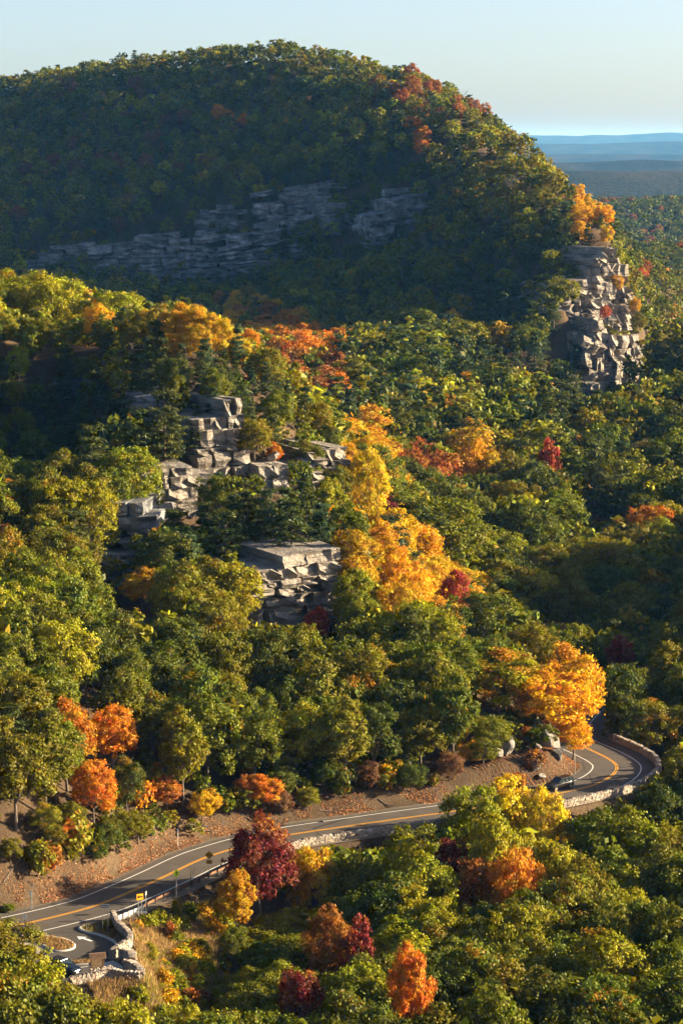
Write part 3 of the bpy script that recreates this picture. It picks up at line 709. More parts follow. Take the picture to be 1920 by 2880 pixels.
for y0, y1, s in BANDS:
    yy = np.arange(y0, y1, s)
    for y in yy:
        xl = -1.08 * 960 / FPX * (y + 20) - 14; xr = -xl + (90 if y < 600 else 30)
        if 430 < y < 620: xr = 260
        for x in np.arange(xl, xr, s): cand.append((x + rng.uniform(-.48, .48) * s, y + rng.uniform(-.48, .48) * s, s))
cand = np.array(cand)
cz_ = gz(cand[:, 0], cand[:, 1]); cd, cs, ci = road_dist(cand[:, 0], cand[:, 1]); csd = poly_sd(LOT, cand[:, 0], cand[:, 1]); cmd = poly_sd(MEADOW, cand[:, 0], cand[:, 1])
ru_at = road_uv[ci, 0]
order = rng.permutation(len(cand))
for k in order:
    x, y, s = cand[k]; z = cz_[k]; d = cd[k]; up = cs[k] > 0
    if csd[k] < 2.5 or cmd[k] < 1.5: continue
    bank = np.interp(ru_at[k], [-400, 0, 300, 600, 900, 1300, 1500], [12, 11, 9.0, 8.0, 7.4, 8.6, 10.5])
    if ci[k] > I_BEND - 6: bank = 10.0
    if d < (bank if up else 8.2): continue
    below = (not up) and d < 120 and y < 400 and ci[k] < I_BEND + 14 and z < 0.5
    if y > 860 and x > gx(1980, y, 20) : continue
    u, v, dep = project(x, y, z + 6)
    if y < 430: h = rng.uniform(10.5, 14.5)
    elif y < 520: h = rng.uniform(6.5, 9.5) if u < 1000 else rng.uniform(11, 15)
    elif y < 860: h = rng.uniform(10.5, 15.0)
    else: h = rng.uniform(8.0, 12.0)
    pine = rng.random() < pine_at(u, v)
    if y < 360 and below: pine = pine and rng.random() < 0.2
    r = h * (rng.uniform(0.34, 0.46) if not pine else rng.uniform(0.24, 0.34))
    if pine: h *= rng.uniform(0.85, 1.1)
    if 430 <= y < 520 and u < 950: r *= 0.9
    if 430 <= y < 860 and u > 1000 and not pine: r *= 1.02
    if y < 430 and not pine: r *= 0.86
    if cmd[k] < 9 and y < 330: r = min(r, cmd[k] * 0.55 + 1.3)
    if below or (csd[k] < 40 and y < 285 and u < 700):
        lim = np.interp(u, LIMIT[:, 0], LIMIT[:, 1]) + rng.uniform(0, 25)
        ztop = at_y(u, lim, y)[2]
        if z + h > ztop:
            h2 = ztop - z
            if h2 < 3.0: continue
            r *= max(0.55, h2 / h); h = h2
    if 640 < u < 1000 and 258 < y < 303 and below: h = min(h, max(3.0, -2.0 - z + rng.uniform(0, 2)))
    # the yellow tree and the road bend stay in view
    if 1610 < u < 1840 and 2000 < v < 2300 and up and y < 372: continue
    if too_close(x, y, s * 0.92): continue
    vv = project(x, y, z + h * 0.6)[1]
    hw = r / dep * FPX; hh = h * 0.5 / dep * FPX
    for (hu, hv, hr, hy) in HWIN:
        if y < hy and abs(u - hu) < hr * 0.8 + hw * 0.5 and vv - hh < hv + hr * 0.55 and vv > hv - hr and rng.random() < 0.93:
            h2 = at_y(u, hv + hr * 0.6, y)[2] - z
            if h2 < h: r *= max(0.6, h2 / h); h = h2; hh = h * 0.5 / dep * FPX; vv = project(x, y, z + h * 0.6)[1]
    if h < 2.6: continue
    bl = blocked(u, vv, hw, hh, y)
    if bl:
        h2 = at_y(u, bl + 8, y)[2] - z
        if h2 < 2.6 or h2 > h: continue
        r *= max(0.6, h2 / h); h = h2
    hue = hue_at(u, vv, BASE_NEAR if y < 560 else BASE_FAR)
    if pine: hue = 'pine' if rng.random() < 0.7 else 'bluepine'
    turned = rng.choice([0.02, 0.06, 0.12, 0.2, 0.32], p=[.45, .27, .16, .09, .03]) if not pine else 0.0
    TREES.append(dict(x=x, y=y, z=z, h=h, r=r, kind='pine' if pine else 'broad', hue=hue, turned=float(turned), var=int(rng.integers(0, 7)), hero=None))
    occupy(x, y, s * 0.92)
# young growth along the forest edge above the bank
for k in range(900):
    j = int(rng.integers(road_i(-150), I_BEND + 30)); bk = np.interp(road_uv[j, 0], [-400, 0, 300, 600, 900, 1300, 1500], [10.5, 9.5, 7.4, 6.9, 6.6, 7.6, 10.0])
    d = bk + abs(rng.normal()) * 5.0; x, y = road[j] + road_n[j] * d
    if road_dist(x, y)[0][0] < bk - 0.3 or too_close(x, y, 1.8) or (j > road_i(1480) and rng.random() < .75): continue
    z = float(gz(x, y)); h = rng.uniform(2.4, 5.5); u, v, dep = project(x, y, z + h * .6)
    hue = rng.choice(['dark', 'green', 'olive', 'rust', 'orange', 'gold', 'brown'], p=[.32, .28, .25, .04, .03, .03, .05])
    TREES.append(dict(x=x, y=y, z=z - .4, h=h, r=h * rng.uniform(.36, .5), kind='broad', hue=str(hue), turned=float(rng.choice([.03, .06, .22])), var=int(rng.integers(0, 7)), hero=None)); occupy(x, y, 1.8)
# scrubby small trees that hold on to the steep ground
sx = rng.uniform(-230, 180, 60000); sy = rng.uniform(405, 1180, 60000); sz0 = gz(sx, sy); slope = np.hypot(gz(sx + 3, sy) - sz0, gz(sx, sy + 3) - sz0) / 3
su, sv, sdep = project(sx, sy, sz0 + 3); okk = np.where((slope > 0.45) & (su > -40) & (su < 1960) & (rng.random(60000) < np.clip(slope, 0, 1)))[0]
for k in okk:
    x, y, z = sx[k], sy[k], sz0[k]; d = 3.0 if y < 600 else 4.2
    if too_close(x, y, d): continue
    pine = rng.random() < min(0.85, pine_at(su[k], sv[k]) * 1.15); h = rng.uniform(3.8, 6.8) * (1.1 if pine else 1.0); r = h * (rng.uniform(.27, .36) if pine else rng.uniform(.38, .48))
    u, v, dep = project(x, y, z + h * .6)
    if blocked(u, v, r / dep * FPX, h * .5 / dep * FPX, y): continue
    hue = ('pine' if rng.random() < .7 else 'bluepine') if pine else hue_at(u, v, BASE_FAR)
    TREES.append(dict(x=x, y=y, z=z, h=h, r=r, kind='pine' if pine else 'broad', hue=hue, turned=.05 if not pine else 0.0, var=int(rng.integers(0, 7)), hero=None)); occupy(x, y, d)
# wooded ridges far to the right of the cliff
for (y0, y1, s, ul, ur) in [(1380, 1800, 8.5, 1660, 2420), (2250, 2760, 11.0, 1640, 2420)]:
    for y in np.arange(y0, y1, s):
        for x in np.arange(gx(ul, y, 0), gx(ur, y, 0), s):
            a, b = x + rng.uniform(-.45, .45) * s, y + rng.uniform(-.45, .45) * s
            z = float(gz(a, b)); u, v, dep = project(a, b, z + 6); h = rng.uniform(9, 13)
            TREES.append(dict(x=a, y=b, z=z, h=h, r=h * 0.42, kind='broad', hue=str(rng.choice(['dark', 'green', 'olive', 'rust'], p=[.66, .2, .08, .06])), turned=0.03, var=int(rng.integers(0, 7)), hero=None))  # mostly dark hues, so the ridges' shade is put into the leaf colour

# how much of each crown the camera can see: a coarse depth sweep, near to far
T = TREES
tx = np.array([t['x'] for t in T]); ty = np.array([t['y'] for t in T]); tz = np.array([t['z'] for t in T]); th = np.array([t['h'] for t in T]); tr = np.array([t['r'] for t in T])
tu, tv, td = project(tx, ty, tz + th * 0.62)
vis = np.zeros(len(T)); buf = np.zeros((720, 480), bool)
hid = np.zeros(len(T), bool)
for f in np.linspace(0.25, 0.985, 50):
    hid |= (gz(tx * f, ty * f) > CAM_Z + (tz + th - CAM_Z) * f + 0.5)
for k in np.argsort(td):
    rw = tr[k] / td[k] * FPX / 4; rh = th[k] * 0.40 / td[k] * FPX / 4; cu, cv = tu[k] / 4, tv[k] / 4
    a0, a1, b0, b1 = int(cu - rw), int(cu + rw) + 1, int(cv - rh), int(cv + rh) + 1
    a0c, a1c, b0c, b1c = max(a0, 0), min(a1, 480), max(b0, 0), min(b1, 720)
    if hid[k] or a0c >= a1c or b0c >= b1c: continue
    gy, gxx = np.mgrid[b0c:b1c, a0c:a1c]
    m = ((gxx + .5 - cu) / max(rw, .5)) ** 2 + ((gy + .5 - cv) / max(rh, .5)) ** 2 < 0.85
    sub = buf[b0c:b1c, a0c:a1c]; vis[k] = (m & ~sub).sum() / max(1, m.sum()) * rw * rh * math.pi; sub |= m
species = np.array(['pine' if t['kind'] == 'pine' else ('maple' if t['hue'] in MAPLE else 'oak') for t in T])
single = np.zeros(len(T), bool)
for s in ('pine', 'maple', 'oak'):
    ii = np.where(species == s)[0]; sc_ = vis[ii] + np.array([1e6 if T[i]['hero'] else 0 for i in ii])
    top = ii[np.argsort(-sc_)][:290]; single[top[vis[top] > 1.5]] = True
for i, t in enumerate(T):
    if t['hero']: single[i] = True
print('trees', len(T), 'single', single.sum(), {s: int(((species == s) & (vis > 1.5)).sum()) for s in ('pine', 'maple', 'oak')})

HUE_WORD = {'green': 'mid green', 'dark': 'dark green', 'olive': 'olive green', 'lime': 'yellow green', 'gold': 'golden yellow', 'yellow': 'lemon yellow', 'orange': 'orange', 'rust': 'rust coloured', 'red': 'bright red', 'wine': 'wine red', 'straw': 'straw coloured', 'pine': 'dull green', 'bluepine': 'bluish green', 'brown': 'brown leaved'}
def place_of(u, v, y, x, z):
    if y < 420 and z < 0.5 and v > 2000:
        if u < 560: return 'in front of the parking area'
        if u < 900: return 'below the end of the guardrail'
        if u < 1250: return 'below the straight roadside wall'
        if u < 1560: return 'below the rocky part of the bank'
        return 'below the curved wall of the bend'
    if y < 400:
        if u < 350: return 'on the slope above the bare road bank'
        if u < 720: return 'above the road opposite the warning signs'
        if u < 1060: return 'above the road below the lowest cliff'
        if u < 1420: return 'above the boulders beside the road'
        return 'around the inside of the road bend'
    if y < 525:
        if u > 1000: return 'in the shady hollow behind the road bend' if u > 1500 else 'on the back slope of the near spur'
        if y < 430: return 'at the foot of the near ledges' if u > 150 else 'at the foot of the shady gully'
        if y < 468: return 'among the ledges of the near spur'
        return 'along the crest of the near spur'
    if y < 700: return 'in the valley behind the near spur' if u < 1350 else 'on the sunny valley slope'
    if y < 870: return 'in the woods under the lit cliff' if u > 1450 else ('at the foot of the mountain flank' if u > 1000 else 'in the shaded bowl of the mountain')
    if y < 1010: return 'on the steep flank beside the lit cliff' if u > 1220 else 'in the shaded bowl of the mountain'
    if y < 1160: return 'around the pale rock band' if u < 1240 else 'on the spur above the lit cliff'
    if y < 1330: return 'on the mountain face above the rock band'
    return 'on the mountain skyline'
NAMED = [(t['x'], t['y'], t['hero'], t['r']) for t in TREES if isinstance(t['hero'], str)]
CUT = (' drooping', ' pressed', ' clipped', ' beside', ' between', ' among', ' in ', ' at ', ' on ', ' below', ' behind', ' growing', ' right', ' against', ' standing', ' overhanging', ' next', ' deep', ' rising', ' above', ' by ', ' peeping', ' thinning', ' hiding', ' clinging', ' hanging', ' alone', ' high')
def near_named(t):
    best = None
    for x, y, lab, r in NAMED:
        q = math.hypot(x - t['x'], y - t['y'])
        if q < r + t['r'] + 3 and (best is None or q < best[0]): best = (q, lab)
    if best is None: return ''
    s = best[1]
    k = min([s.find(c_) for c_ in CUT if s.find(c_) > 0] or [len(s)])
    return ' near the ' + s[:k].strip(' ,')
def tree_thing(i):
    t = T[i]; kind = t['kind']; lod = 0 if t['y'] < 560 else 1
    if kind == 'pine' and t['y'] > 600: lod = 1
    pr = PROTO[kind][lod]; cm, tm = pr[t['var'] % len(pr)]
    if kind == 'broad': s = (t['r'] / 4.6, t['r'] / 4.6, t['h'] / 11.6)
    else: s = (t['r'] / 2.9, t['r'] / 2.9, t['h'] / 9.0)
    e = empty({'pine': 'pine_tree', 'maple': 'maple_tree', 'oak': 'oak_tree'}[species[i]], (t['x'], t['y'], t['z']), float(rng.uniform(0, 6.28)), s)
    c = obj('crown', cm, e); b = np.array(HUES[t['hue']]) * rng.uniform(0.82, 1.2) * np.array([rng.uniform(.88, 1.14), 1, 1])
    c.color = (*[float(q) for q in b], t['turned']); obj('trunk', tm, e)
    if isinstance(t['hero'], str):
        props(e, t['hero'], {'pine': 'pine tree', 'maple': 'maple tree', 'oak': 'oak tree'}[species[i]])
    else:
        word = {'pine': 'pine', 'maple': 'autumn tree', 'oak': 'leafy tree'}[species[i]]
        q_ = t['r'] / t['h'] / ((0.345 if t['y'] < 430 else .40) if species[i] != 'pine' else .29); shape = 'wide ' if q_ > 1.13 else ('slender ' if q_ < 0.9 else '')
        size = 'tall ' if t['h'] > (12.4 if t['y'] < 860 else 9) else ('small ' if t['h'] < (7.4 if t['y'] > 430 else 8.5) else '')
        tint = ' with turning leaves' if (species[i] == 'oak' and t['turned'] > 0.25) else ''
        pl = place_of(tu[i], tv[i], t['y'], t['x'], t['z'])
        nn_ = near_named(t)
        if nn_: pl = pl + nn_ if len((pl + nn_).split()) < 9 else nn_.strip()
        if len(f"{size} {shape} {HUE_WORD[t['hue']]} {word}{tint} {pl}".split()) > 16: tint = ''; shape = ''
        if len(f"{size} {HUE_WORD[t['hue']]} {word} {pl}".split()) > 16: size = ''
        size = size + shape; lab = f"{size}{HUE_WORD[t['hue']]} {word}{tint} {pl}"
        props(e, lab, {'pine': 'pine tree', 'maple': 'maple tree', 'oak': 'oak tree'}[species[i]], f"{size}{HUE_WORD[t['hue']]} {word}s{tint} {pl}")
    return e
for i in np.where(single)[0]: tree_thing(int(i))
# the rest of the forest, which reads as one mass
def forest(name, ids, label, lodf):
    V = []; F = []; A = []; TC = []; base = 0
    for i in ids:
        t = T[i]; rows = LODS[t['kind']][lodf(t)]; v, f, fc = rows[t['var'] % len(rows)]
        s = np.array([t['r'] / 4.6, t['r'] / 4.6, t['h'] / 11.6]) if t['kind'] == 'broad' else np.array([t['r'] / 2.9, t['r'] / 2.9, t['h'] / 9.0])
        a = rng.uniform(0, 6.28); ca, sa = math.cos(a), math.sin(a); w = v * s
        w = np.stack([w[:, 0] * ca - w[:, 1] * sa + t['x'], w[:, 0] * sa + w[:, 1] * ca + t['y'], w[:, 2] + t['z']], 1)
        b = np.array(HUES[t['hue']]) * rng.uniform(0.82, 1.2) * np.array([rng.uniform(.88, 1.14), 1, 1])
        V.append(w); F.append(f + base); base += len(w); A.append(fc); TC.append(np.tile(np.r_[b, t['turned']], (len(f), 1)))
    if not V: return
    o = obj(name, mesh_np(name, np.concatenate(V), np.concatenate(F), M['leaf_stuff'], False, {'fcol': np.concatenate(A), 'tcol': np.concatenate(TC)}))
    print(name, len(ids), 'quads', sum(len(q) for q in F))
    return props(o, label, 'forest', kind='stuff')
rest = np.where(~single)[0]
for i in rest: T[i]['vis'] = float(vis[i])
infr = (tu > -60) & (tu < 1980)
rest = [i for i in rest if vis[i] > 0.3 or (ty[i] > 1370 and tu[i] > 1915) or (ty[i] < 700) or (not infr[i] and ty[i] < 1000)]
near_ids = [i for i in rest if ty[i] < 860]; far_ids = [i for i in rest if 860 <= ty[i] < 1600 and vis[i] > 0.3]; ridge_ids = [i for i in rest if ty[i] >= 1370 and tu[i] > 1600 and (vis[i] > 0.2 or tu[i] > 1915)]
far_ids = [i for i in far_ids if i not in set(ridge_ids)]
forest('forest', near_ids, 'mixed woods filling the gaps between the trees of the slopes', lambda t: 2 if t['vis'] > 22 else 3)
forest('forest', far_ids, 'dense mixed forest covering the shaded mountain face', lambda t: 2 if t['vis'] > 6 else 3)
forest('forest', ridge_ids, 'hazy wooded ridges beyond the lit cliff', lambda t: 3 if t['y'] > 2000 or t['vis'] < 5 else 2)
# ------------------------------------------------------------------ road and parking area
def ribbon(name, path, a, b, z, mat, parent=None):
    """strip between the left offsets a and b of a path, at height z"""
    A = offset(path, a); B = offset(path, b); n = len(A)
    v = np.concatenate([np.c_[A, np.full(n, z)], np.c_[B, np.full(n, z)]]); i = np.arange(n - 1)
    return obj(name, mesh_np(name, v, np.stack([i + n, i + n + 1, i + 1, i], 1), mat), parent)
nroad = len(road); kk = np.arange(nroad)
bendy = smooth((kk - road_i(1100)) / 90.0)
def road_gravel():
    t = NT('gravel'); p = t.pos(); n = t.noise(p, 6.0, 6, 0.7)
    return t.bsdf(t.ramp(n, [(0.3, (0.085, 0.068, 0.05)), (0.7, (0.17, 0.14, 0.105))]), 0.95, 0.1, bump=n, bstr=0.6, bdist=0.05)
M['gravel'] = road_gravel()
rd = ribbon('road', road, 4.75 + 0.5 * bendy, -4.9 - 1.2 * bendy, 0.0, M['asphalt']); props(rd, 'grey two lane asphalt road winding below the spur', kind='structure')
ribbon('gravel_shoulder', road, 6.2, -6.6, -0.03, M['gravel'], rd)
for a in (0.24, -0.06): ribbon('centre_line', road, a + 0.0, a - 0.16, 0.006, M['yellow_paint'], rd)
ribbon('edge_line', road, 3.72, 3.56, 0.006, M['white_paint'], rd); ribbon('edge_line', road, -3.56, -3.72, 0.006, M['white_paint'], rd)
def flat(name, pts, z, mat, parent=None):
    bm = bmesh.new(); f = bm.faces.new([bm.verts.new((p[0], p[1], z)) for p in pts]); bmesh.ops.triangulate(bm, faces=[f])
    me = bpy.data.meshes.new(name); bm.normal_update()
    if sum(q.normal.z for q in bm.faces) < 0: bmesh.ops.reverse_faces(bm, faces=bm.faces)
    bm.to_mesh(me); bm.free(); me.materials.append(mat); return obj(name, me, parent)
px = lambda L, z=0.0: np.array([on_plane(u, v, z)[:2] for u, v in L])
lot = flat('parking_lot', LOT, -0.012, M['lot_asphalt']); props(lot, 'dark asphalt pull-off with an exit lane beside the road', kind='structure')
M['concrete'] = plain('concrete', (0.36, 0.34, 0.31), 0.85, var=0.18, scale=4)
M['concrete_warm'] = plain('concrete_warm', (0.30, 0.26, 0.21), 0.9, var=0.2, scale=5)
def kerb(path, w=0.32, h=0.14, parent=None, closed=False):
    pts = catmull(np.vstack([path, path[:1]]) if closed else path, 0.5); A = offset(pts, w / 2); B = offset(pts, -w / 2); n = len(A)
    v = np.concatenate([np.c_[A, np.full(n, -0.05)], np.c_[A, np.full(n, h)], np.c_[B, np.full(n, h)], np.c_[B, np.full(n, -0.05)]])
    i = np.arange(n - 1); f = np.concatenate([np.stack([i + k * n, i + k * n + 1, i + (k + 1) * n + 1, i + (k + 1) * n], 1) for k in range(3)])
    o = obj('kerb', mesh_np('kerb', v, f, M['concrete']), parent); return o
isl = px([(20, 2636), (75, 2634), (123, 2634.5), (166, 2640), (191, 2646), (204, 2654), (210, 2661), (206, 2668), (191, 2673.5), (170, 2676), (150, 2675), (136, 2668), (122, 2660), (105, 2651), (73, 2648), (20, 2648)])
i1 = flat('traffic_island', isl, 0.10, M['gravel']); props(i1, 'teardrop traffic island with dry grass and pale kerb', kind='structure')
kerb(isl, parent=i1, closed=True)
bay = flat('parking_bay', px([(10, 2649), (103, 2652), (118, 2661), (136, 2671), (152, 2678), (120, 2682), (60, 2690), (0, 2700)]), 0.0, M['concrete_warm']); props(bay, 'pale paved parking bay behind the traffic island', kind='structure')
isl2 = px([(275, 2596), (257, 2598.5), (240, 2603), (228, 2608), (224, 2612), (230, 2617), (248, 2623), (285, 2632), (317, 2646), (337, 2662), (346, 2674), (366, 2660), (368, 2648), (350, 2630), (330, 2608), (316, 2590)])
i2 = flat('verge', isl2, 0.11, M['ground']); props(i2, 'shaded planted verge between exit lane and stone wall', kind='structure')
kerb(isl2[:11], 0.42, 0.15, i2)
i3 = px([(198, 2707), (225, 2703), (252, 2698), (258, 2704), (250, 2712), (215, 2714), (204, 2712)])
i3o = flat('verge', i3, 0.10, M['ground']); props(i3o, 'small grassy verge behind the information shelter', kind='structure'); kerb(i3[[0, 1, 2]], 0.22, 0.15, i3o); kerb(i3[[4, 5, 6]], 0.2, 0.15, i3o)
pv_ = flat('footpath', px([(262, 2716), (318, 2702), (345, 2716), (350, 2738), (300, 2748), (255, 2745)]), 0.03, M['concrete']); props(pv_, 'pale concrete footpath in front of the information shelter', kind='structure')
for (a, b) in [((215, 2722), (262, 2716)), ((222, 2742), (262, 2738))]:
    q = px([a, b]); ribbon('parking_line', np.linspace(q[0], q[1], 6), 0.06, -0.06, -0.004, M['white_paint'], lot)
arw = MB(); ac = on_plane(238, 2640)
def arrow_pts(c, ang, L):
    ca, sa = math.cos(ang), math.sin(ang)
    sh = [(-.5, -.07), (.08, -.07), (.08, -.24), (.5, 0), (.08, .24), (.08, .07), (-.5, .07)]
    return [(c[0] + (x * ca - y * sa) * L, c[1] + (x * sa + y * ca) * L) for x, y in sh]
flat('arrow_marking', arrow_pts(ac, math.atan2(on_plane(222, 2635)[1] - on_plane(257, 2646)[1], on_plane(222, 2635)[0] - on_plane(257, 2646)[0]), 2.6), -0.002, M['white_paint'], lot)

# ------------------------------------------------------------------ rock faces
def rough_cube(seed, jit=0.07, cuts=1, cham=0.0):
    bm = bmesh.new(); bmesh.ops.create_cube(bm, size=1.0); rg = np.random.default_rng(seed)
    bmesh.ops.subdivide_edges(bm, edges=bm.edges, cuts=cuts, use_grid_fill=True)
    for v in bm.verts:
        n = sum(abs(abs(c) - 0.5) < 0.01 for c in v.co)
        if n == 3: v.co *= 1 - cham - rg.uniform(0, 0.07)
        elif n == 2: v.co *= 1 - cham * 0.6
        v.co += Vector(rg.normal(size=3) * jit)
    me = bpy.data.meshes.new('block'); bm.to_mesh(me); bm.free(); return me
BLOCK = {m: [] for m in ('rock', 'rock_grey', 'boulder')}
for m in BLOCK:
    for s in range(8):
        me = rough_cube(40 + s, 0.026); me.materials.append(M[m]); BLOCK[m].append(me)
STONE = []
for s in range(8):
    me = rough_cube(80 + s, 0.05, 1, 0.10); me.materials.append(M['stone']); STONE.append(me)
def cliff(label, u0, u1, vt, vb, y, yaw, mat='rock', bed=1.4, width=2.6, dip=0.0, depth=6.0, lean=0.12, seed=0, ragged=0.25, group=None, rough=1.0):
    rg = np.random.default_rng(seed + 11)
    uc = (u0 + u1) / 2; yg = on_ground(uc, vb) - 0.5; y = yg if abs(yg - y) < 45 else y; yt = on_ground(uc, vt); depth = float(np.clip(yt - y + 2, 5, 30 if y > 700 else 16))
    base = at_y((u0 + u1) / 2, vb, y); top = at_y((u0 + u1) / 2, vt, y)
    H = top[2] - base[2]; sc1 = (y * cp + (CAM_Z - base[2]) * sp_) / FPX
    W = (u1 - u0) * sc1 / max(0.5, math.cos(R(yaw)))
    a = R(yaw); td_ = np.array([math.cos(a), math.sin(a), 0]); nd = np.array([math.sin(a), -math.cos(a), 0])
    e = empty('cliff', base); e.rotation_euler = (0, 0, 0)
    z = -1.5; k = 0
    while z < H:
        h = bed * rg.uniform(0.55, 1.5); s = -W / 2 + rg.uniform(-0.6, 0.3) * width * 0.5
        while s < W / 2:
            w = width * rg.uniform(0.5, 1.7); c = s + w / 2
            topz = H * (1 - ragged * (0.5 + 0.5 * math.sin(c * 0.9 + seed)) * rg.uniform(0.4, 1.0) * min(1, abs(c) / (W * 0.5) + 0.25))
            if z < topz and rg.random() > 0.02:
                butt = (float(vnoise(c + 50, seed * 7.0, 3.2, seed)) - 0.5) * 1.5 * rough + rg.normal() * 0.14 * rough
                back = lean * (z + h / 2) - butt
                p = td_ * c - nd * (back + depth / 2) + np.array([0, 0, z + h / 2 + dip * c])
                if float(gz(base[0] + p[0], base[1] + p[1])) < base[2] + p[2] - h / 2 - (12.0 if y > 700 else 9.0): s += w; continue
                o = bpy.data.objects.new('rock_block', BLOCK[mat][int(rg.integers(0, 8))]); link(o, e)
                o.location = p; o.rotation_euler = (rg.normal() * 0.02, -math.atan(dip) + rg.normal() * 0.02, a + rg.normal() * 0.05)
                o.scale = (w * 1.04, depth, h * 1.03)
            s += w
        z += h
    props(e, label, 'cliff', group); return e
cliff('pale grey cliff with sunlit blocks in the middle of the near spur', 418, 556, 1335, 1440, 427, 24, 'rock', 1.7, 2.6, 0.05, 7, seed=1)
cliff('sunlit buttress standing above the other near ledges', 572, 676, 1172, 1335, 441, 30, 'rock', 2.0, 2.4, 0.05, 7, 0.2, seed=2, ragged=0.4)
cliff('low pale ledge beneath the small bright orange tree', 740, 806, 1316, 1382, 438, 28, 'rock', 1.6, 2.0, 0, 5, seed=3)
cliff('narrow sunlit cliff beside the slender yellow tree', 894, 972, 1262, 1428, 447, 32, 'rock', 2.2, 2.2, 0, 7, 0.16, seed=4, ragged=0.4)
cliff('lowest cliff, a squared sunlit face above the roadside trees', 728, 938, 1578, 1790, 391, 30, 'rock', 2.0, 3.2, 0.02, 8, 0.10, seed=5, ragged=0.22)
cliff('long shaded ledge in the dark gully', 150, 400, 1432, 1572, 404, -6, 'rock_grey', 1.5, 3.6, 0.05, 7, 0.2, seed=6)
cliff('small tumbled outcrop beneath the long shaded ledge', 278, 346, 1562, 1622, 399, 4, 'rock_grey', 1.0, 1.6, 0, 5, seed=7)
cliff('small shaded outcrop high in the dark gully', 160, 250, 1072, 1112, 463, 0, 'rock_grey', 1.2, 2.6, 0.1, 5, seed=8)
cliff('grey stepped rocks under the crest of the near spur', 390, 536, 1122, 1215, 456, 14, 'rock_grey', 1.3, 2.4, 0.1, 6, 0.4, seed=9)
cliff('broken sunlit rocks just under the spur crest', 600, 665, 1085, 1150, 468, 28, 'rock', 1.4, 1.8, 0, 5, seed=10, ragged=.45)
cliff('low rocks beside the slender yellow tree, half hidden by pines', 820, 890, 1290, 1400, 444, 22, 'rock', 1.5, 1.8, 0, 5, .3, seed=21, ragged=.5)
# the pale rock band under the mountain top, in shade
for q in [('long pale rock band in the mountain shade, lowest tier', 330, 660, 668, 800, 1113, -4, 2.2, 7.0, 0.10, 31), ('thinly bedded pale slab at the foot of the rock band', 560, 830, 690, 805, 1104, 0, 1.3, 9.0, 0.20, 32),
          ('square pale block at the upper end of the rock band', 562, 668, 588, 668, 1138, 4, 3.0, 6.0, 0.03, 33), ('uppermost pale ledge of the rock band', 728, 972, 528, 612, 1133, 6, 2.6, 9.0, 0.16, 34),
          ('jumbled pale blocks in the middle of the rock band', 920, 1018, 585, 650, 1100, 14, 3.0, 5.0, 0.10, 35), ('smooth pale slab ending the rock band near the sunlit trees', 1050, 1216, 560, 680, 1083, 14, 3.2, 7.0, 0.22, 36),
          ('middle tier of the pale rock band', 640, 940, 612, 712, 1112, 2, 2.4, 8.0, 0.16, 37), ('dim cliff in the darkest corner of the mountain', 60, 330, 690, 790, 1123, -8, 2.6, 7.0, 0.12, 38), ('small pale rock above the end of the rock band', 1090, 1216, 536, 572, 1096, 10, 2.4, 5.0, 0.08, 39)]:
    cliff(q[0], q[1], q[2], q[3], q[4], q[5], q[6], 'rock_grey', q[7], q[8], q[9], 9, 0.25, q[10], 0.5)
# the lit cliff of the mountain spur
cliff('broad sunlit face of the big cliff', 1572, 1698, 815, 970, 860, 26, 'rock', 2.5, 2.8, 0.16, 12, 0.30, rough=0.6, seed=51, ragged=.3)
cliff('tall sunlit pillar at the outer corner of the big cliff', 1690, 1774, 712, 945, 888, 36, 'rock', 3.0, 2.4, -0.05, 12, 0.16, rough=0.7, seed=52, ragged=.25)
cliff('shaded inner wall of the big cliff between face and pillar', 1655, 1712, 728, 930, 893, 12, 'rock', 3.0, 2.8, 0.0, 10, 0.2, rough=0.8, seed=53)
cliff('lower pillars at the foot of the big cliff, near the golden tree', 1722, 1812, 950, 1082, 872, 36, 'rock', 3.8, 2.8, 0.0, 11, 0.12, seed=54, ragged=.5)
cliff('slanting lower wall of the big cliff', 1652, 1748, 935, 1112, 853, 26, 'rock', 3.4, 3.0, -0.30, 11, 0.25, seed=55, ragged=.5)
cliff('lowest rocks of the big cliff among the trees', 1583, 1676, 1080, 1200, 836, 24, 'rock', 3.0, 3.0, 0.0, 9, 0.25, seed=56, ragged=.5)
cliff('broken rocks linking the big cliff to its lowest rocks', 1625, 1700, 940, 1095, 850, 26, 'rock', 4.0, 3.0, -0.2, 9, 0.35, seed=57, ragged=.5)

def boulder(label, u, vb, y, size, seed, rot=0.0, sink=0.25, mat='boulder', tilt=0.0):
    p = at_y(u, vb, y); z = float(gz(p[0], y)); bm = bmesh.new(); bmesh.ops.create_icosphere(bm, subdivisions=3, radius=0.5); rg = np.random.default_rng(seed)
    planes = [(Vector(unit(rg.normal(size=3))), rg.uniform(0.13, 0.34)) for _ in range(8)]
    for v in bm.verts:
        for n, d in planes:
            q = v.co.dot(n)
            if q > d: v.co -= n * (q - d)
        v.co += Vector(rg.normal(size=3) * 0.006)
    me = bpy.data.meshes.new('boulder'); bm.to_mesh(me); bm.free(); me.materials.append(M[mat])
    o = obj('boulder', me); o.scale = size; o.location = (p[0], y, z + size[2] * (0.5 - sink)); o.rotation_euler = (tilt, rg.normal() * 0.15, rot); return props(o, label, 'boulder')
boulder('dark squarish boulder under the roadside trees', 1385, 2200, 349, (3.2, 2.6, 4.0), 1, 0.3)
boulder('tall pointed boulder leaning beside a leaning trunk', 1436, 2178, 352, (2.6, 2.4, 4.6), 2, 0.6, tilt=0.1)
boulder('tall pale rock pillar beside the approaching vehicle', 1545, 2180, 356, (3.4, 3.0, 6.4), 3, 0.4)
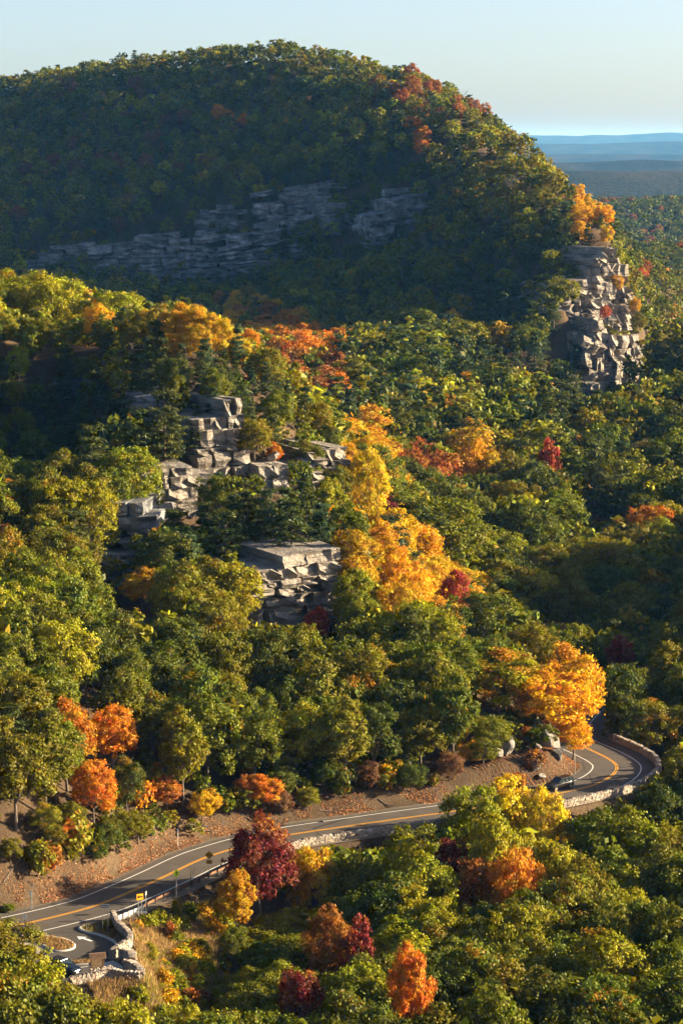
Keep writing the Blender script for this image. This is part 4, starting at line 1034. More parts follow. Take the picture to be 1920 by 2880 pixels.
boulder('grey block leaning against the pale rock pillar', 1568, 2182, 355, (2.2, 2.0, 3.0), 4, 1.0)
boulder('dark cleft rock half buried in the bank', 1130, 2245, 345, (3.4, 2.6, 3.2), 5, 0.1)
boulder('low flat boulder next to the dark cleft rock', 1112, 2255, 343.5, (2.4, 2.0, 1.8), 6, 1.2)
boulder('pale cracked boulder above the yellow tree', 1498, 2200, 350, (2.4, 2.0, 2.0), 7, 0.2, mat='rock')
boulder('small grey boulder between the two tall rocks', 1505, 2172, 353, (2.6, 2.0, 2.4), 8, 2.2)
boulder('low round boulder at the edge of the litter near the bend', 1524, 2198, 349.5, (1.8, 1.4, 1.3), 9, 0.9)
boulder('smooth capstone boulder on the low pale ledge', 770, 1325, 436, (2.6, 2.2, 2.4), 10, 0.9, -0.9, mat='rock')
for i, (u, v, s) in enumerate([(410, 2300, .9), (362, 2330, .7), (560, 2300, .6), (690, 2290, .6), (905, 2262, .7), (1225, 2262, .8), (350, 2370, .5)]):
    w_ = on_plane(u, v, 2.5); boulder('small loose stone lying on the bare road bank', u, v, w_[1], (s * 1.3, s, s * .8), 30 + i, i * 1.1, 0.3, 'rock')['group'] = 'loose stones on the bank'

# ------------------------------------------------------------------ dry stone walls
def wall(label, path, height, th=0.55, sl=0.46, sh=0.26, seed=0, cap=True, base=None, capsize=(0.42, 0.20, 0.42), cam_side=None):
    """path (n,2); height above its top level, may reach down the slope: base array of bottom heights"""
    rg = np.random.default_rng(seed); P = catmull(np.asarray(path, float), 0.1); n = len(P)
    s = np.arange(n) * 0.1; L = s[-1]
    if base is None: base = np.zeros(n)
    else: base = np.interp(np.linspace(0, 1, n), np.linspace(0, 1, len(base)), base)
    t = np.gradient(P, axis=0); t /= np.linalg.norm(t, axis=1)[:, None]
    e = empty('stone_wall', (P[0, 0], P[0, 1], 0)); o0 = np.array([P[0, 0], P[0, 1], 0])
    # rubble core
    A = offset(P, th * 0.36); B = offset(P, -th * 0.36); st = 5
    v = np.concatenate([np.c_[A, base - 0.3], np.c_[A, np.full(n, height - 0.05)], np.c_[B, np.full(n, height - 0.05)], np.c_[B, base - 0.3]]) - o0
    i = np.arange(n - 1); f = np.concatenate([np.stack([i + k * n, i + k * n + 1, i + (k + 1) * n + 1, i + (k + 1) * n], 1) for k in range(3)] + [np.array([[0, n, 2 * n, 3 * n], [n - 1, 4 * n - 1, 3 * n - 1, 2 * n - 1]])])
    obj('core', mesh_np('core', v, f, M['boulder']), e)
    items = []
    for side in (1, -1):
        z = height - sh * 0.5; row = 0
        while z > base.min() - sh:
            q = rg.uniform(0, sl)
            while q < L:
                w = sl * rg.uniform(0.6, 1.5); k = min(n - 1, int((q + w / 2) / 0.1))
                if z > base[k] - sh * 0.6:
                    nrm = np.array([-t[k, 1], t[k, 0]]) * side
                    facing = -(nrm[1]) 
                    p = np.array([*(P[k] + nrm * th * 0.34), z + rg.normal() * 0.03]); h = sh * rg.uniform(0.8, 1.25)
                    items.append((row - (5 if facing > 0 else 0) * 0.3, p, math.atan2(t[k, 1], t[k, 0]), (w * 1.02, th * 0.42 * rg.uniform(0.8, 1.25), h), 0))
                q += w
            z -= sh * rg.uniform(0.9, 1.1); row += 1
    if cap:
        q = 0.0
        while q < L:
            w = capsize[1] * rg.uniform(0.7, 1.6); k = min(n - 1, int((q + w / 2) / 0.1))
            items.append((-9, np.array([*P[k], height + capsize[2] * 0.36]), math.atan2(t[k, 1], t[k, 0]), (w, th * rg.uniform(0.85, 1.15), capsize[2] * rg.uniform(0.75, 1.3)), rg.normal() * 0.3 + 0.2)); q += w * 0.96
    items.sort(key=lambda a: a[0]); V = []; F = []; nb = 0
    for j, (pr, p, an, sc_, tl) in enumerate(items):
        me = STONE[int(rg.integers(0, 8))]; rot = (rg.normal() * 0.08, tl + rg.normal() * 0.08, an + rg.normal() * 0.1)
        if j < 300:
            o = bpy.data.objects.new('stone', me); link(o, e); o.location = p - o0; o.rotation_euler = rot; o.scale = sc_
        else:
            mt = Matrix.LocRotScale(Vector(p - o0), __import__('mathutils').Euler(rot), Vector(sc_))
            V += [tuple(mt @ v.co) for v in me.vertices]; F += [[i + nb for i in pl.vertices] for pl in me.polygons]; nb = len(V)
    if V:
        me = bpy.data.meshes.new('stonework'); me.from_pydata(V, [], F); me.update(); me.materials.append(M['stone']); props(obj('stonework', me, e), kind='stuff')
    return props(e, label, 'wall')
wall('low rustic stone wall curving round the exit lane', px([(318, 2586), (326, 2604), (336, 2618), (350, 2631), (364, 2645), (367, 2656), (360, 2667), (345, 2676), (330, 2686), (315, 2697)]), 0.85, 0.6, 0.42, 0.28, 1)
wall('thick stubby stone pier behind the footpath', px([(338, 2696), (356, 2699), (371, 2707), (374, 2722)]), 1.0, 0.9, 0.42, 0.28, 2)
wall('stone pier end stepping down to the meadow', px([(352, 2722), (372, 2728), (392, 2742), (398, 2752)]), 0.75, 0.8, 0.42, 0.28, 3)
wall('rough stone wall in front of the parked car and shelter', px([(196, 2769), (225, 2763), (262, 2757), (290, 2750), (320, 2746), (350, 2752), (392, 2754)]), 0.55, 0.6, 0.42, 0.28, 4, base=[-1.0, -1.0, -0.8, -0.8, -0.8])
wall('short stone wall at the foot of the information shelter', px([(255, 2747), (285, 2741), (316, 2734)]), 0.5, 0.5, 0.38, 0.26, 5)
ia, ib = road_i(655), road_i(1230)
wall('straight dry stone wall holding up the road', offset(road, -5.6 - 1.0 * bendy)[ia:ib:4], 0.72, 0.6, 0.52, 0.30, 6, base=np.linspace(-2.2, -2.6, 10), capsize=(0.4, 0.34, 0.36))
ia, ib = road_i(1500), I_BEND + 52
wall('tall stone wall curving round the outside of the road bend', offset(road, -5.6 - 1.0 * bendy)[ia:ib:4], 0.8, 0.65, 0.60, 0.36, 7, base=[-3.6, -4.6, -4.6, -3.8, -1.5, -0.8, -0.4], capsize=(0.5, 0.42, 0.34))

# ------------------------------------------------------------------ guardrail
M['steel_rust'] = plain('weathered_steel', (0.20, 0.10, 0.055), 0.6, 0.5, var=0.35)
M['steel'] = plain('galvanised_steel', (0.50, 0.49, 0.47), 0.45, 0.7, var=0.12)
M['post_dark'] = plain('dark_post', (0.07, 0.05, 0.04), 0.8, 0.2)
M['white_post'] = plain('white_post', (0.66, 0.63, 0.58), 0.6)
def guardrail():
    B = [(331, 2594), (352, 2585), (369, 2578), (386, 2571), (402, 2562), (418, 2553.6), (431, 2547), (455, 2534), (481, 2523), (506, 2508), (529, 2500), (552, 2489), (564, 2482), (587, 2473), (598, 2468), (621, 2459), (640, 2448), (662, 2436), (690, 2425)]
    P = catmull([on_plane(u, v, -0.12)[:2] for u, v in B], 0.25); e = empty('guardrail', (P[0, 0], P[0, 1], -0.12)); o0 = np.array([P[0, 0], P[0, 1], -0.12])
    cut = int(np.argmin(np.abs(P[:, 0] - on_plane(404, 2562)[0])))
    off = offset(P, 0.12)
    def beam(name, i0, i1, mat, z0=0.42, z1=0.74):
        v = []; prof = [(0, z0), (0.07, z0 + 0.05), (0.07, z0 + 0.11), (0.02, (z0 + z1) / 2), (0.07, z1 - 0.11), (0.07, z1 - 0.05), (0, z1), (-0.02, z1), (-0.02, z0)]
        tt = np.gradient(P, axis=0); tt /= np.linalg.norm(tt, axis=1)[:, None]; nn = np.stack([-tt[:, 1], tt[:, 0]], 1)
        ks = list(range(i0, i1, 3)) + [i1 - 1]; m = len(prof)
        for k in ks:
            for a, z in prof: v.append((*(P[k] + nn[k] * (a + 0.1)), z))
        f = [[i * m + j, i * m + (j + 1) % m, (i + 1) * m + (j + 1) % m, (i + 1) * m + j] for i in range(len(ks) - 1) for j in range(m)]
        obj(name, mesh_np(name, np.array(v) - [o0[0], o0[1], 0.12 * 0 - 0.12 + 0.12], f, mat), e)
    beam('rail', 0, cut, M['white_post']); beam('rail', cut, len(P), M['steel_rust']); beam('lower_rail', 0, cut - 6, M['white_post'], 0.18, 0.36)
    pm = MB().box((0, 0, 0.28), (0.13, 0.13, 1.0)).mesh('post', M['post_dark']); pw = MB().box((0, 0, 0.28), (0.12, 0.12, 1.0)).mesh('post', M['white_post'])
    k = 1
    while k < len(P):
        o = obj('post', pw if k < cut else pm, e, (*(P[k] - o0[:2]), 0.02)); t_ = P[min(k + 1, len(P) - 1)] - P[k - 1]; o.rotation_euler = (0, 0, math.atan2(t_[1], t_[0]))
        k += 4 if k < cut else 8
    return props(e, 'guardrail, white near the stone wall and rust brown along the meadow', 'guardrail')
guardrail()
a_, b_ = on_plane(368, 2573, -0.1), on_plane(414, 2573, -0.1)
e = empty('rail_end', a_); mb = MB().box(((b_ - a_)[0] / 2, (b_ - a_)[1] / 2, 0.32), (np.linalg.norm(b_ - a_), 0.14, 0.22)); mb.build('beam', M['white_post'], e)
for f_ in (0.08, 0.5, 0.92): MB().box(((b_ - a_)[0] * f_, (b_ - a_)[1] * f_, 0.1), (0.12, 0.1, 0.6)).build('post', M['white_post'], e)
props(e, 'short white barrier rail standing behind the orange arrow sign', 'barrier')
a_, b_ = on_plane(652, 2440, -0.1), on_plane(700, 2417, -0.1)

# ------------------------------------------------------------------ signs and posts
def ink(name, col, rough=0.5): return plain(name, col, rough, var=0.06)
M['yellow_sign'] = ink('yellow_sign', (0.52, 0.30, 0.01)); M['lime_sign'] = ink('lime_sign', (0.55, 0.78, 0.02)); M['orange_sign'] = ink('orange_sign', (0.80, 0.36, 0.015)); M['black'] = ink('black_ink', (0.012, 0.011, 0.01)); M['white_sign'] = ink('white_sign', (0.72, 0.70, 0.66))
M['green_mark'] = ink('green_mark', (0.05, 0.45, 0.25)); M['wood_brown'] = plain('brown_wood', (0.16, 0.10, 0.055), 0.8, var=0.35, scale=5); M['wood_pale'] = plain('pale_wood', (0.27, 0.18, 0.10), 0.8, var=0.3, scale=5); M['shingle'] = plain('shingle', (0.15, 0.085, 0.055), 0.85, var=0.4, scale=4)
def plate(name, poly, thick, mat, parent, loc, tilt=0.0):
    """flat sign in its own x-z plane facing -y"""
    o = MB().prism([(x, 0, z) for x, z in poly], (0, thick, 0)).build(name, mat, parent); o.location = loc; return o
def text(name, s, size, mat, parent, loc):
    cu = bpy.data.curves.new(name, 'FONT'); cu.body = s; cu.size = size; cu.align_x = 'CENTER'; cu.align_y = 'CENTER'; cu.extrude = 0.002
    o = bpy.data.objects.new(name, cu); link(o, parent); cu.materials.append(mat); bpy.context.view_layer.update()
    me = bpy.data.meshes.new_from_object(o.evaluated_get(bpy.context.evaluated_depsgraph_get())); bpy.data.objects.remove(o); bpy.data.curves.remove(cu)
    o = obj(name, me, parent); o.location = loc; o.rotation_euler = (math.pi / 2, 0, 0); return o
def rect(w, h): return [(-w / 2, -h / 2), (w / 2, -h / 2), (w / 2, h / 2), (-w / 2, h / 2)]
def diamond(d): return [(0, -d), (d, 0), (0, d), (-d, 0)]
def metres(v0, v1, p):            # height in metres between two rows at the place p
    return abs(v1 - v0) * (p[1] * cp + (CAM_Z - p[2]) * sp_) / FPX / math.cos(R(17))
def sign(u, vb, z=-0.1, rz=0.0): 
    p = on_plane(u, vb, z); return p, empty('road_sign', p, rz)
p, e = sign(497, 2526, -0.15, 0.65); hgt = metres(2457, 2526, p)
MB().tube([(0, 0.04, -0.3), (0, 0.04, hgt + 0.5)], 0.035, 6).build('post', M['steel'], e)
pl = plate('panel', diamond(0.56), 0.02, M['lime_sign'], e, (0, 0, hgt))
pl2 = plate('border', diamond(0.53), 0.004, M['black'], pl, (0, -0.005, 0)); plate('face', diamond(0.505), 0.004, M['lime_sign'], pl, (0, -0.01, 0))
wk = MB(); T2 = lambda pts: [(x, 0, z) for x, z in pts]
wk.prism(T2([(0.06 * math.cos(a) + 0.02, 0.27 + 0.06 * math.sin(a)) for a in np.linspace(0, 6.28, 11)[:-1]]), (0, .004, 0))
wk.prism(T2([(-0.05, 0.19), (0.08, 0.19), (0.10, 0.0), (-0.06, -0.02)]), (0, .004, 0)); wk.prism(T2([(-0.06, -0.01), (0.03, -0.01), (-0.10, -0.33), (-0.18, -0.31)]), (0, .004, 0))
wk.prism(T2([(0.0, -0.005), (0.10, 0.0), (0.15, -0.16), (0.22, -0.32), (0.13, -0.34), (0.06, -0.17)]), (0, .004, 0)); wk.prism(T2([(-0.05, 0.18), (-0.17, 0.02), (-0.21, 0.05), (-0.06, 0.22)]), (0, .004, 0)); wk.prism(T2([(0.07, 0.18), (0.15, 0.04), (0.24, 0.00), (0.23, 0.05), (0.17, 0.08), (0.10, 0.20)]), (0, .004, 0))
o = wk.build('walking_figure', M['black'], pl); o.location = (0, -0.015, 0)
props(e, 'lime green diamond sign with a black walking figure, behind the guardrail', 'sign')
p, e = sign(589, 2476, -0.1, 0.05); hgt = metres(2406, 2476, p)
MB().tube([(0, 0.04, -0.3), (0, 0.04, hgt + 0.5)], 0.035, 6).build('post', M['steel'], e)
pl = plate('panel', diamond(0.56), 0.02, M['yellow_sign'], e, (0, 0, hgt)); plate('border', diamond(0.53), 0.004, M['black'], pl, (0, -0.005, 0)); plate('face', diamond(0.50), 0.004, M['yellow_sign'], pl, (0, -0.01, 0))
text('lettering', 'FALLEN\nROCKS', 0.185, M['black'], pl, (0, -0.016, 0.0))
pq = plate('plaque', rect(0.72, 0.50), 0.02, M['yellow_sign'], e, (0, 0, hgt - 0.90)); plate('border', rect(0.68, 0.46), 0.004, M['black'], pq, (0, -0.005, 0)); plate('face', rect(0.63, 0.41), 0.004, M['yellow_sign'], pq, (0, -0.01, 0))
text('lettering', 'NEXT\n2 MI', 0.16, M['black'], pq, (0, -0.016, 0))
props(e, 'yellow diamond sign with black lettering and a plaque below, by the guardrail', 'sign')
p, e = sign(395, 2589, -0.3, 0.42); hgt = metres(2523, 2589, p)
for x in (-0.2, 0.2): MB().box((x, 0.05, hgt / 2), (0.06, 0.05, hgt + 0.5)).build('post', M['steel'], e)
pl = plate('panel', rect(0.86, 0.78), 0.02, M['orange_sign'], e, (0, 0, hgt))
plate('arrow', [(-0.37, 0.0), (-0.12, -0.22), (-0.12, -0.08), (0.34, -0.08), (0.34, 0.08), (-0.12, 0.08), (-0.12, 0.22)], 0.006, M['black'], pl, (0, -0.008, 0))
props(e, 'orange sign with a black arrow on two steel posts', 'sign')
p, e = sign(297, 2616, 0.1, 0.0); hgt = metres(2549.5, 2616, p)
for x in (-0.32, 0.32): MB().box((x, 0.05, hgt / 2 - 0.1), (0.06, 0.05, hgt + 0.1)).build('post', M['steel'], e)
pl = plate('panel', rect(1.06, 0.40), 0.02, M['white_sign'], e, (0, 0, hgt)); plate('face', rect(1.0, 0.33), 0.004, M['black'], pl, (0, -0.005, 0))
plate('arrow', [(-0.46, 0), (-0.30, -0.13), (-0.30, -0.085), (0.44, -0.085), (0.44, 0.085), (-0.30, 0.085), (-0.30, 0.13)], 0.004, M['white_sign'], pl, (0, -0.010, 0))
text('lettering', 'ONE WAY', 0.14, M['black'], pl, (0.08, -0.016, 0))
props(e, 'black and white one way arrow sign on two posts, on the verge', 'sign')
p, e = sign(72, 2647, 0.1, 0.05); hgt = metres(2580, 2647, p)
MB().box((0, 0.06, hgt / 2), (0.10, 0.10, hgt + 0.75)).build('post', M['wood_brown'], e); pl = plate('panel', rect(0.36, 0.55), 0.02, M['white_sign'], e, (0, 0, hgt))
for z in (0.14, 0.04, -0.14): plate('line', rect(0.22, 0.035), 0.004, M['green_mark'] if z < 0 else M['black'], pl, (0, -0.006, z))
props(e, 'white parking sign on a dark brown post, on the traffic island', 'sign')
p, e = sign(90, 2557, 0.1, 0.0)
MB().box((0, 0, 1.0), (0.09, 0.04, 2.1)).build('post', M['white_post'], e); plate('panel', rect(0.24, 0.62), 0.02, M['white_sign'], e, (-0.14, -0.03, 2.05)); plate('band', rect(0.12, 0.3), 0.01, M['green_mark'], e, (-0.05, -0.035, 1.45))
props(e, 'slim white marker post with a green band at the road edge', 'marker post')
p, e = sign(92, 2552, 0.1, 0.0); MB().box((0, 0, 1.5), (0.06, 0.05, 3.2)).build('post', M['steel'], e); plate('panel', rect(0.34, 0.36), 0.02, M['steel'], e, (0, -0.03, 2.9)); props(e, 'grey backed road sign on a tall post behind the slim white marker', 'sign')
p, e = sign(412, 2572, -0.3, 1.32); hgt = metres(2515, 2572, p); MB().box((0, 0.04, hgt / 2), (0.06, 0.05, hgt + 0.7)).build('post', M['steel'], e); plate('panel', rect(0.5, 0.5), 0.02, M['steel'], e, (0, 0, hgt + 0.1)); props(e, 'grey sign seen edge on, behind the orange arrow sign', 'sign')
def post(name, label, u, vb, z, h, r, mat, head=None, lean=0.0):
    p = on_plane(u, vb, z); p = np.array([p[0], p[1], float(gz(p[0], p[1]))]) if z is None else p
    e = empty(name, p); MB().tube([(0, 0, -0.3), (lean * h, 0, h)], r, 6).build('pole', mat, e)
    if head: MB().box((lean * h, -0.03, h - 0.15), (0.16, 0.03, 0.34)).build('reflector', head, e)
    props(e, label, 'post'); return e
post('delineator_post', 'thin dark pole rising behind the guardrail', 537, 2498, -0.2, 2.4, 0.025, M['post_dark'])
post('delineator_post', 'white tipped reflector post clipped to the guardrail', 541, 2494, -0.1, 1.3, 0.03, M['post_dark'], M['white_sign'])
post('delineator_post', 'reflector stake at the foot of the bank, below the copper tree', 501, 2374, 0.4, 2.1, 0.04, M['white_post'], M['white_sign'])
post('delineator_post', 'brown reflector stake in fallen leaves along the bank', 629, 2341, 0.5, 1.5, 0.05, M['steel_rust'], M['white_sign'])
post('delineator_post', 'leaning reflector stake in front of the boulders', 1218, 2252, 1.0, 1.8, 0.05, M['post_dark'], M['white_sign'], 0.25)
post('delineator_post', 'thin steel pole on the inside of the road bend', 1616, 2174, 0.1, 3.0, 0.04, M['steel'])

# ------------------------------------------------------------------ information shelter
p = on_plane(275, 2738, 0); e = empty('information_shelter', p, R(14))
for x in (-0.72, 0.72): MB().box((x, 0, 1.0), (0.13, 0.13, 2.1)).build('post', M['wood_brown'], e)
MB().box((0, -0.02, 1.2), (1.32, 0.06, 1.15)).build('notice_panel', M['wood_pale'], e); MB().box((0, -0.03, 0.56), (1.34, 0.10, 0.15)).build('rail', M['wood_brown'], e); MB().box((0, -0.03, 1.86), (1.34, 0.10, 0.15)).build('rail', M['wood_brown'], e)
rf = MB(); W_ = 1.9
rf.prism([(-W_ / 2, -0.62, 2.02), (-W_ / 2, 0, 2.48), (-W_ / 2, 0.62, 2.02), (-W_ / 2, 0.58, 1.96), (-W_ / 2, 0, 2.38), (-W_ / 2, -0.58, 1.96)], (W_, 0, 0)); roof = rf.build('roof', M['shingle'], e)
for s in (-1, 1):
    for r_ in range(4):
        for c_ in range(9):
            y0 = 0.08 + r_ * 0.15; m_ = MB().box((-W_ / 2 + 0.105 + c_ * 0.2105, s * (y0 + 0.06), 2.49 - (y0 + 0.06) * 0.742 + 0.025), (0.195, 0.15, 0.03)); o = m_.build('shingle', M['shingle'], roof)
for x in (-W_ / 2 + .03, W_ / 2 - .03): MB().prism([(x, -0.64, 1.93), (x, 0, 2.40), (x, 0.64, 1.93), (x, 0.64, 2.02), (x, 0, 2.49), (x, -0.64, 2.02)], (0.03, 0, 0)).build('gable_board', M['wood_pale'], roof)
MB().box((0, -0.635, 1.985), (W_ + .02, 0.04, 0.10)).build('eave_board', M['wood_pale'], roof)
props(e, 'brown wooden information shelter with a shingled gable roof', 'shelter')

# ------------------------------------------------------------------ vehicles
def paintmat(name, col, metal=0.3): return plain(name, col, 0.22, metal, 0.6, 0.05)
M['navy'] = paintmat('navy_paint', (0.018, 0.026, 0.038)); M['blackcar'] = paintmat('black_paint', (0.02, 0.018, 0.016)); M['tyre'] = plain('tyre', (0.02, 0.02, 0.02), 0.9); M['chrome'] = plain('chrome', (0.7, 0.7, 0.7), 0.15, 1.0); M['lamp'] = plain('lamp_glass', (0.75, 0.70, 0.62), 0.1, 0.2, 0.8)
t = NT('car_glass'); M['glass'] = t.bsdf((0.02, 0.028, 0.03), 0.05, 0.9)
def loft(name, secs, mat, parent, smooth_=True):
    """secs: list of closed rings (same count)"""
    n = len(secs[0]); v = [q for s in secs for q in s]; f = []
    for i in range(len(secs) - 1):
        for k in range(n): f.append([i * n + k, i * n + (k + 1) % n, (i + 1) * n + (k + 1) % n, (i + 1) * n + k])
    f.append(list(range(n))[::-1]); f.append([(len(secs) - 1) * n + k for k in range(n)])
    mb = MB(); mb.add(v, f); return mb.build(name, mat, parent, smooth=smooth_)
def body_ring(x, w, zb, zt, tw):
    """cross section: flat sill, bulging side, shoulder at zt with half width tw"""
    h = zt - zb
    R_ = [(w * .93, zb), (w, zb + h * .35), (w * .99, zb + h * .65), (w * .95, zt - h * .06), (tw, zt), (tw * .5, zt + .02)]
    return [(x, y, z) for y, z in R_] + [(x, -y, z) for y, z in R_[::-1]]
def car(name, label, cat, loc, rz, paint_, suv):
    e = empty(name, loc, rz)
    # x forward
    if suv: st = [(-2.25, .80, .55, 1.0, .74), (-2.15, .90, .40, 1.06, .82), (-1.2, .94, .34, 1.10, .86), (0.4, .94, .34, 1.08, .86), (1.0, .93, .34, 1.06, .84), (1.8, .90, .36, 0.98, .78), (2.2, .84, .40, 0.90, .70), (2.33, .74, .50, 0.80, .60)]
    else: st = [(-2.10, .74, .50, .95, .66), (-2.0, .84, .36, 1.0, .74), (-1.1, .87, .28, 1.02, .78), (0.5, .87, .28, 1.0, .78), (1.0, .86, .28, .98, .72), (1.6, .84, .30, .90, .58), (2.0, .78, .34, .78, .44), (2.16, .68, .42, .66, .36)]
    loft('body', [body_ring(*s) for s in st], paint_, e)
    zb = 1.02 if suv else 0.97; zt = 1.72 if suv else 1.56; roofm = paint_
    ca = [(-2.1, .78, zb, .60) if suv else (-2.0, .72, zb, .5)]
    def ring(x, w, z): return [(x, w, z), (x, -w, z)]
    xb0, xb1, xt0, xt1 = (-2.15, 1.02, -1.95, 0.15) if suv else (-2.0, 1.05, -1.55, 0.05)
    wb, wt = (.84, .66) if suv else (.76, .60)
    gl = MB(); gl.add([(xb0, -wb, zb - .03), (xb1, -wb * .94, zb - .03), (xb1, wb * .94, zb - .03), (xb0, wb, zb - .03), (xt0, -wt, zt - .05), (xt1, -wt, zt - .05), (xt1, wt, zt - .05), (xt0, wt, zt - .05)],
                   [[0, 3, 2, 1], [4, 5, 6, 7], [0, 1, 5, 4], [1, 2, 6, 5], [2, 3, 7, 6], [3, 0, 4, 7]]); gl.build('windows', M['glass'], e)
    rf = MB().box(((xt0 + xt1) / 2, 0, zt - .03), (xt1 - xt0 + .12, wt * 2 + .06, .10), top=(.9, .86)); rf.build('roof', roofm, e, smooth=False, bevel=0.03, seg=2)
    for s in (-1, 1):
        for (b, tq) in ((xb1, xt1), (xb0, xt0), (-0.55, -0.55), (-1.35, -1.3)):
            wq = wb * .94 if b == xb1 else wb
            MB().tube([(b, s * (wq + .012), zb - .04), (tq, s * (wt + .012), zt - .04)], .045, 5).build('pillar', paint_, e)
        MB().box((0.62, s * (wb + .16), zb + .08), (.12, .2, .14)).build('mirror', paint_, e, bevel=.02)
        hl = MB().box((2.14 if suv else 1.9, s * (.62 if suv else .52), .80 if suv else .70), (.16, .30, .16)).build('headlight', M['lamp'], e, bevel=.03)
        for xw in ((1.45, -1.45) if suv else (1.32, -1.32)):
            rr = .37 if suv else .33; y_ = s * (.83 if suv else .77)
            w_ = MB().tube([(xw, y_ - .11, rr), (xw, y_ + .11, rr)], rr, 18).build('wheel', M['tyre'], e); MB().tube([(xw, y_ + s * .06, rr), (xw, y_ + s * .125, rr)], rr * .62, 12).build('rim', M['chrome'], w_)
            MB().tube([(xw, y_ - .05, rr + .02), (xw, y_ + s * .02, rr + .02)], rr * 1.22, 18).build('wheel_arch', M['tyre'], e)
    MB().box((2.27 if suv else 2.08, 0, .56 if suv else .46), (.16, 1.4, .18)).build('bumper', M['chrome'] if not suv else M['blackcar'], e, bevel=.04)
    gr = MB().box((2.27 if suv else 2.03, 0, .76 if suv else .64), (.10, .72 if suv else .5, .14)).build('grille', M['chrome'], e, bevel=.02)
    for k in range(3): MB().box((2.325 if suv else 2.083, 0, (.71 if suv else .60) + .045 * k), (.012, .66 if suv else .44, .018)).build('bar', M['black'], gr)
    MB().box((2.36 if suv else 2.165, 0, .52 if suv else .44), (.02, .34, .15)).build('number_plate', M['white_sign'], e)
    return props(e, label, cat)
c0, c1 = on_plane(140, 2722, 0), on_plane(222, 2746, 0)
car('parked_car', 'dark navy hatchback parked beside the information shelter', 'car', ((c0 + c1) / 2), math.atan2((c1 - c0)[1], (c1 - c0)[0]), M['navy'], False)
i_ = int(np.argmin(np.abs(road_uv[:I_BEND, 0] - 1592) + 0)); pc = offset(road, 1.95)[i_]; tdir = -road_t[i_]
car('approaching_car', 'black sport utility vehicle driving out of the road bend', 'car', (pc[0], pc[1], 0.0), math.atan2(tdir[1], tdir[0]), M['blackcar'], True)
# ------------------------------------------------------------------ shrubs, dry meadow, leaf litter
def shrub(label, u, v, y, r, h, hue, turned=0.1, group=None, z=None):
    p = at_y(u, v, y); zz = float(gz(p[0], y)) if z is None else z
    e = empty('shrub', (p[0], y, zz), float(rng.uniform(0, 6.28)), (r, r, h / 1.35))
    c = obj('foliage', SHRUB[int(rng.integers(0, 4))], e); b = np.array(HUES[hue]) * rng.uniform(.85, 1.2); c.color = (*[float(q) for q in b], turned); obj('stem', STEM[int(rng.integers(0, 2))], e)
    return props(e, label, 'shrub', group)
    d = ray(u, v); ys = np.arange(236, 1500, 0.5); t = ys / d[1]; zz = CAM_Z + d[2] * t; g_ = gz(d[0] * t, ys); k = int(np.argmax(zz < g_)); return ys[k]
for (lab, u, v, r, h, hue, tn) in [('green and orange young oak shrub on the bare bank', 110, 2470, 1.9, 3.6, 'olive', .35), ('round olive shrub with an orange skirt on the bare bank', 205, 2400, 2.7, 4.0, 'olive', .3), ('rust red shrub beside the young oak on the bank', 150, 2450, 1.2, 2.4, 'rust', .5),
        ('low green tuft at the very edge of the road', 22, 2568, 0.9, 0.8, 'green', 0), ('small peach coloured shrub under the roadside oaks', 850, 2262, 1.0, 1.9, 'straw', .3), ('sparse brown shrub on the bank below the copper tree', 340, 2340, 1.5, 1.8, 'brown', .3), ('orange shrub on the litter near the rock pillar', 1455, 2215, 1.3, 2.0, 'rust', .4), ('leafy shrub at the top of the bank beside the copper tree', 395, 2270, 2.2, 3.2, 'orange', .3), ('green shrub in the shade under the roadside oaks', 960, 2225, 2.0, 3.4, 'dark', .1), ('yellow leaved shrub in front of the dark trunks', 1080, 2215, 1.6, 3.0, 'gold', .2), ('brown shrub hugging the pale rock pillar', 1500, 2165, 1.6, 2.2, 'brown', .4)]:
    shrub(lab, u, v, on_ground(u, v), r, h, hue, tn)
shrub('weedy yellow tuft at the kerb of the traffic island', 108, 2636, float(on_plane(108, 2636)[1]), 0.7, 0.6, 'lime', .2, z=0.08)
shrub('weedy green tuft on the traffic island beside the parking sign', 88, 2640, float(on_plane(88, 2640)[1]), 0.5, 0.4, 'straw', .2, z=0.1)
shrub('low shrub at the foot of the one way sign', 300, 2604, float(on_plane(300, 2606)[1]), 0.7, 0.6, 'olive', .4, z=0.1)
MW = [('lime', 'yellow green weed in the meadow'), ('green', 'green weed in the meadow'), ('gold', 'golden weed in the meadow'), ('olive', 'olive shrub in the meadow'), ('rust', 'rusty weed in the meadow'), ('brown', 'brown withered weed in the meadow')]
mx = []
while len(mx) < 125:
    u, v = rng.triangular(340, 560, 660), rng.uniform(2570, 2870)
    if v < 2600 and u < 420: continue
    q = on_ground(u, v); P_ = at_y(u, v, q)
    if poly_sd(MEADOW, P_[0], q)[0] > 3 or poly_sd(LOT, P_[0], q)[0] < 1.6 or road_dist(np.array([P_[0]]), np.array([q]))[0][0] < 8: continue
    k = int(rng.choice(6, p=[.40, .16, .18, .16, .05, .05])); where = 'beside the stone wall' if u < 430 else ('under the lower woods' if u > 560 else ('below the rough stone wall' if v > 2760 else 'on the open slope'))
    big = rng.random() < 0.3; mx.append(1)
    shrub(f"{'bushy ' if big else 'low '}{MW[k][1]} {where}", u, v, q, rng.uniform(.9, 1.4) if big else rng.uniform(.4, .8), rng.uniform(1.2, 1.9) if big else rng.uniform(.6, 1.1), MW[k][0], float(rng.uniform(0, .25)), 'meadow weeds ' + where + (' bushy ' if big else ' low ') + MW[k][0])
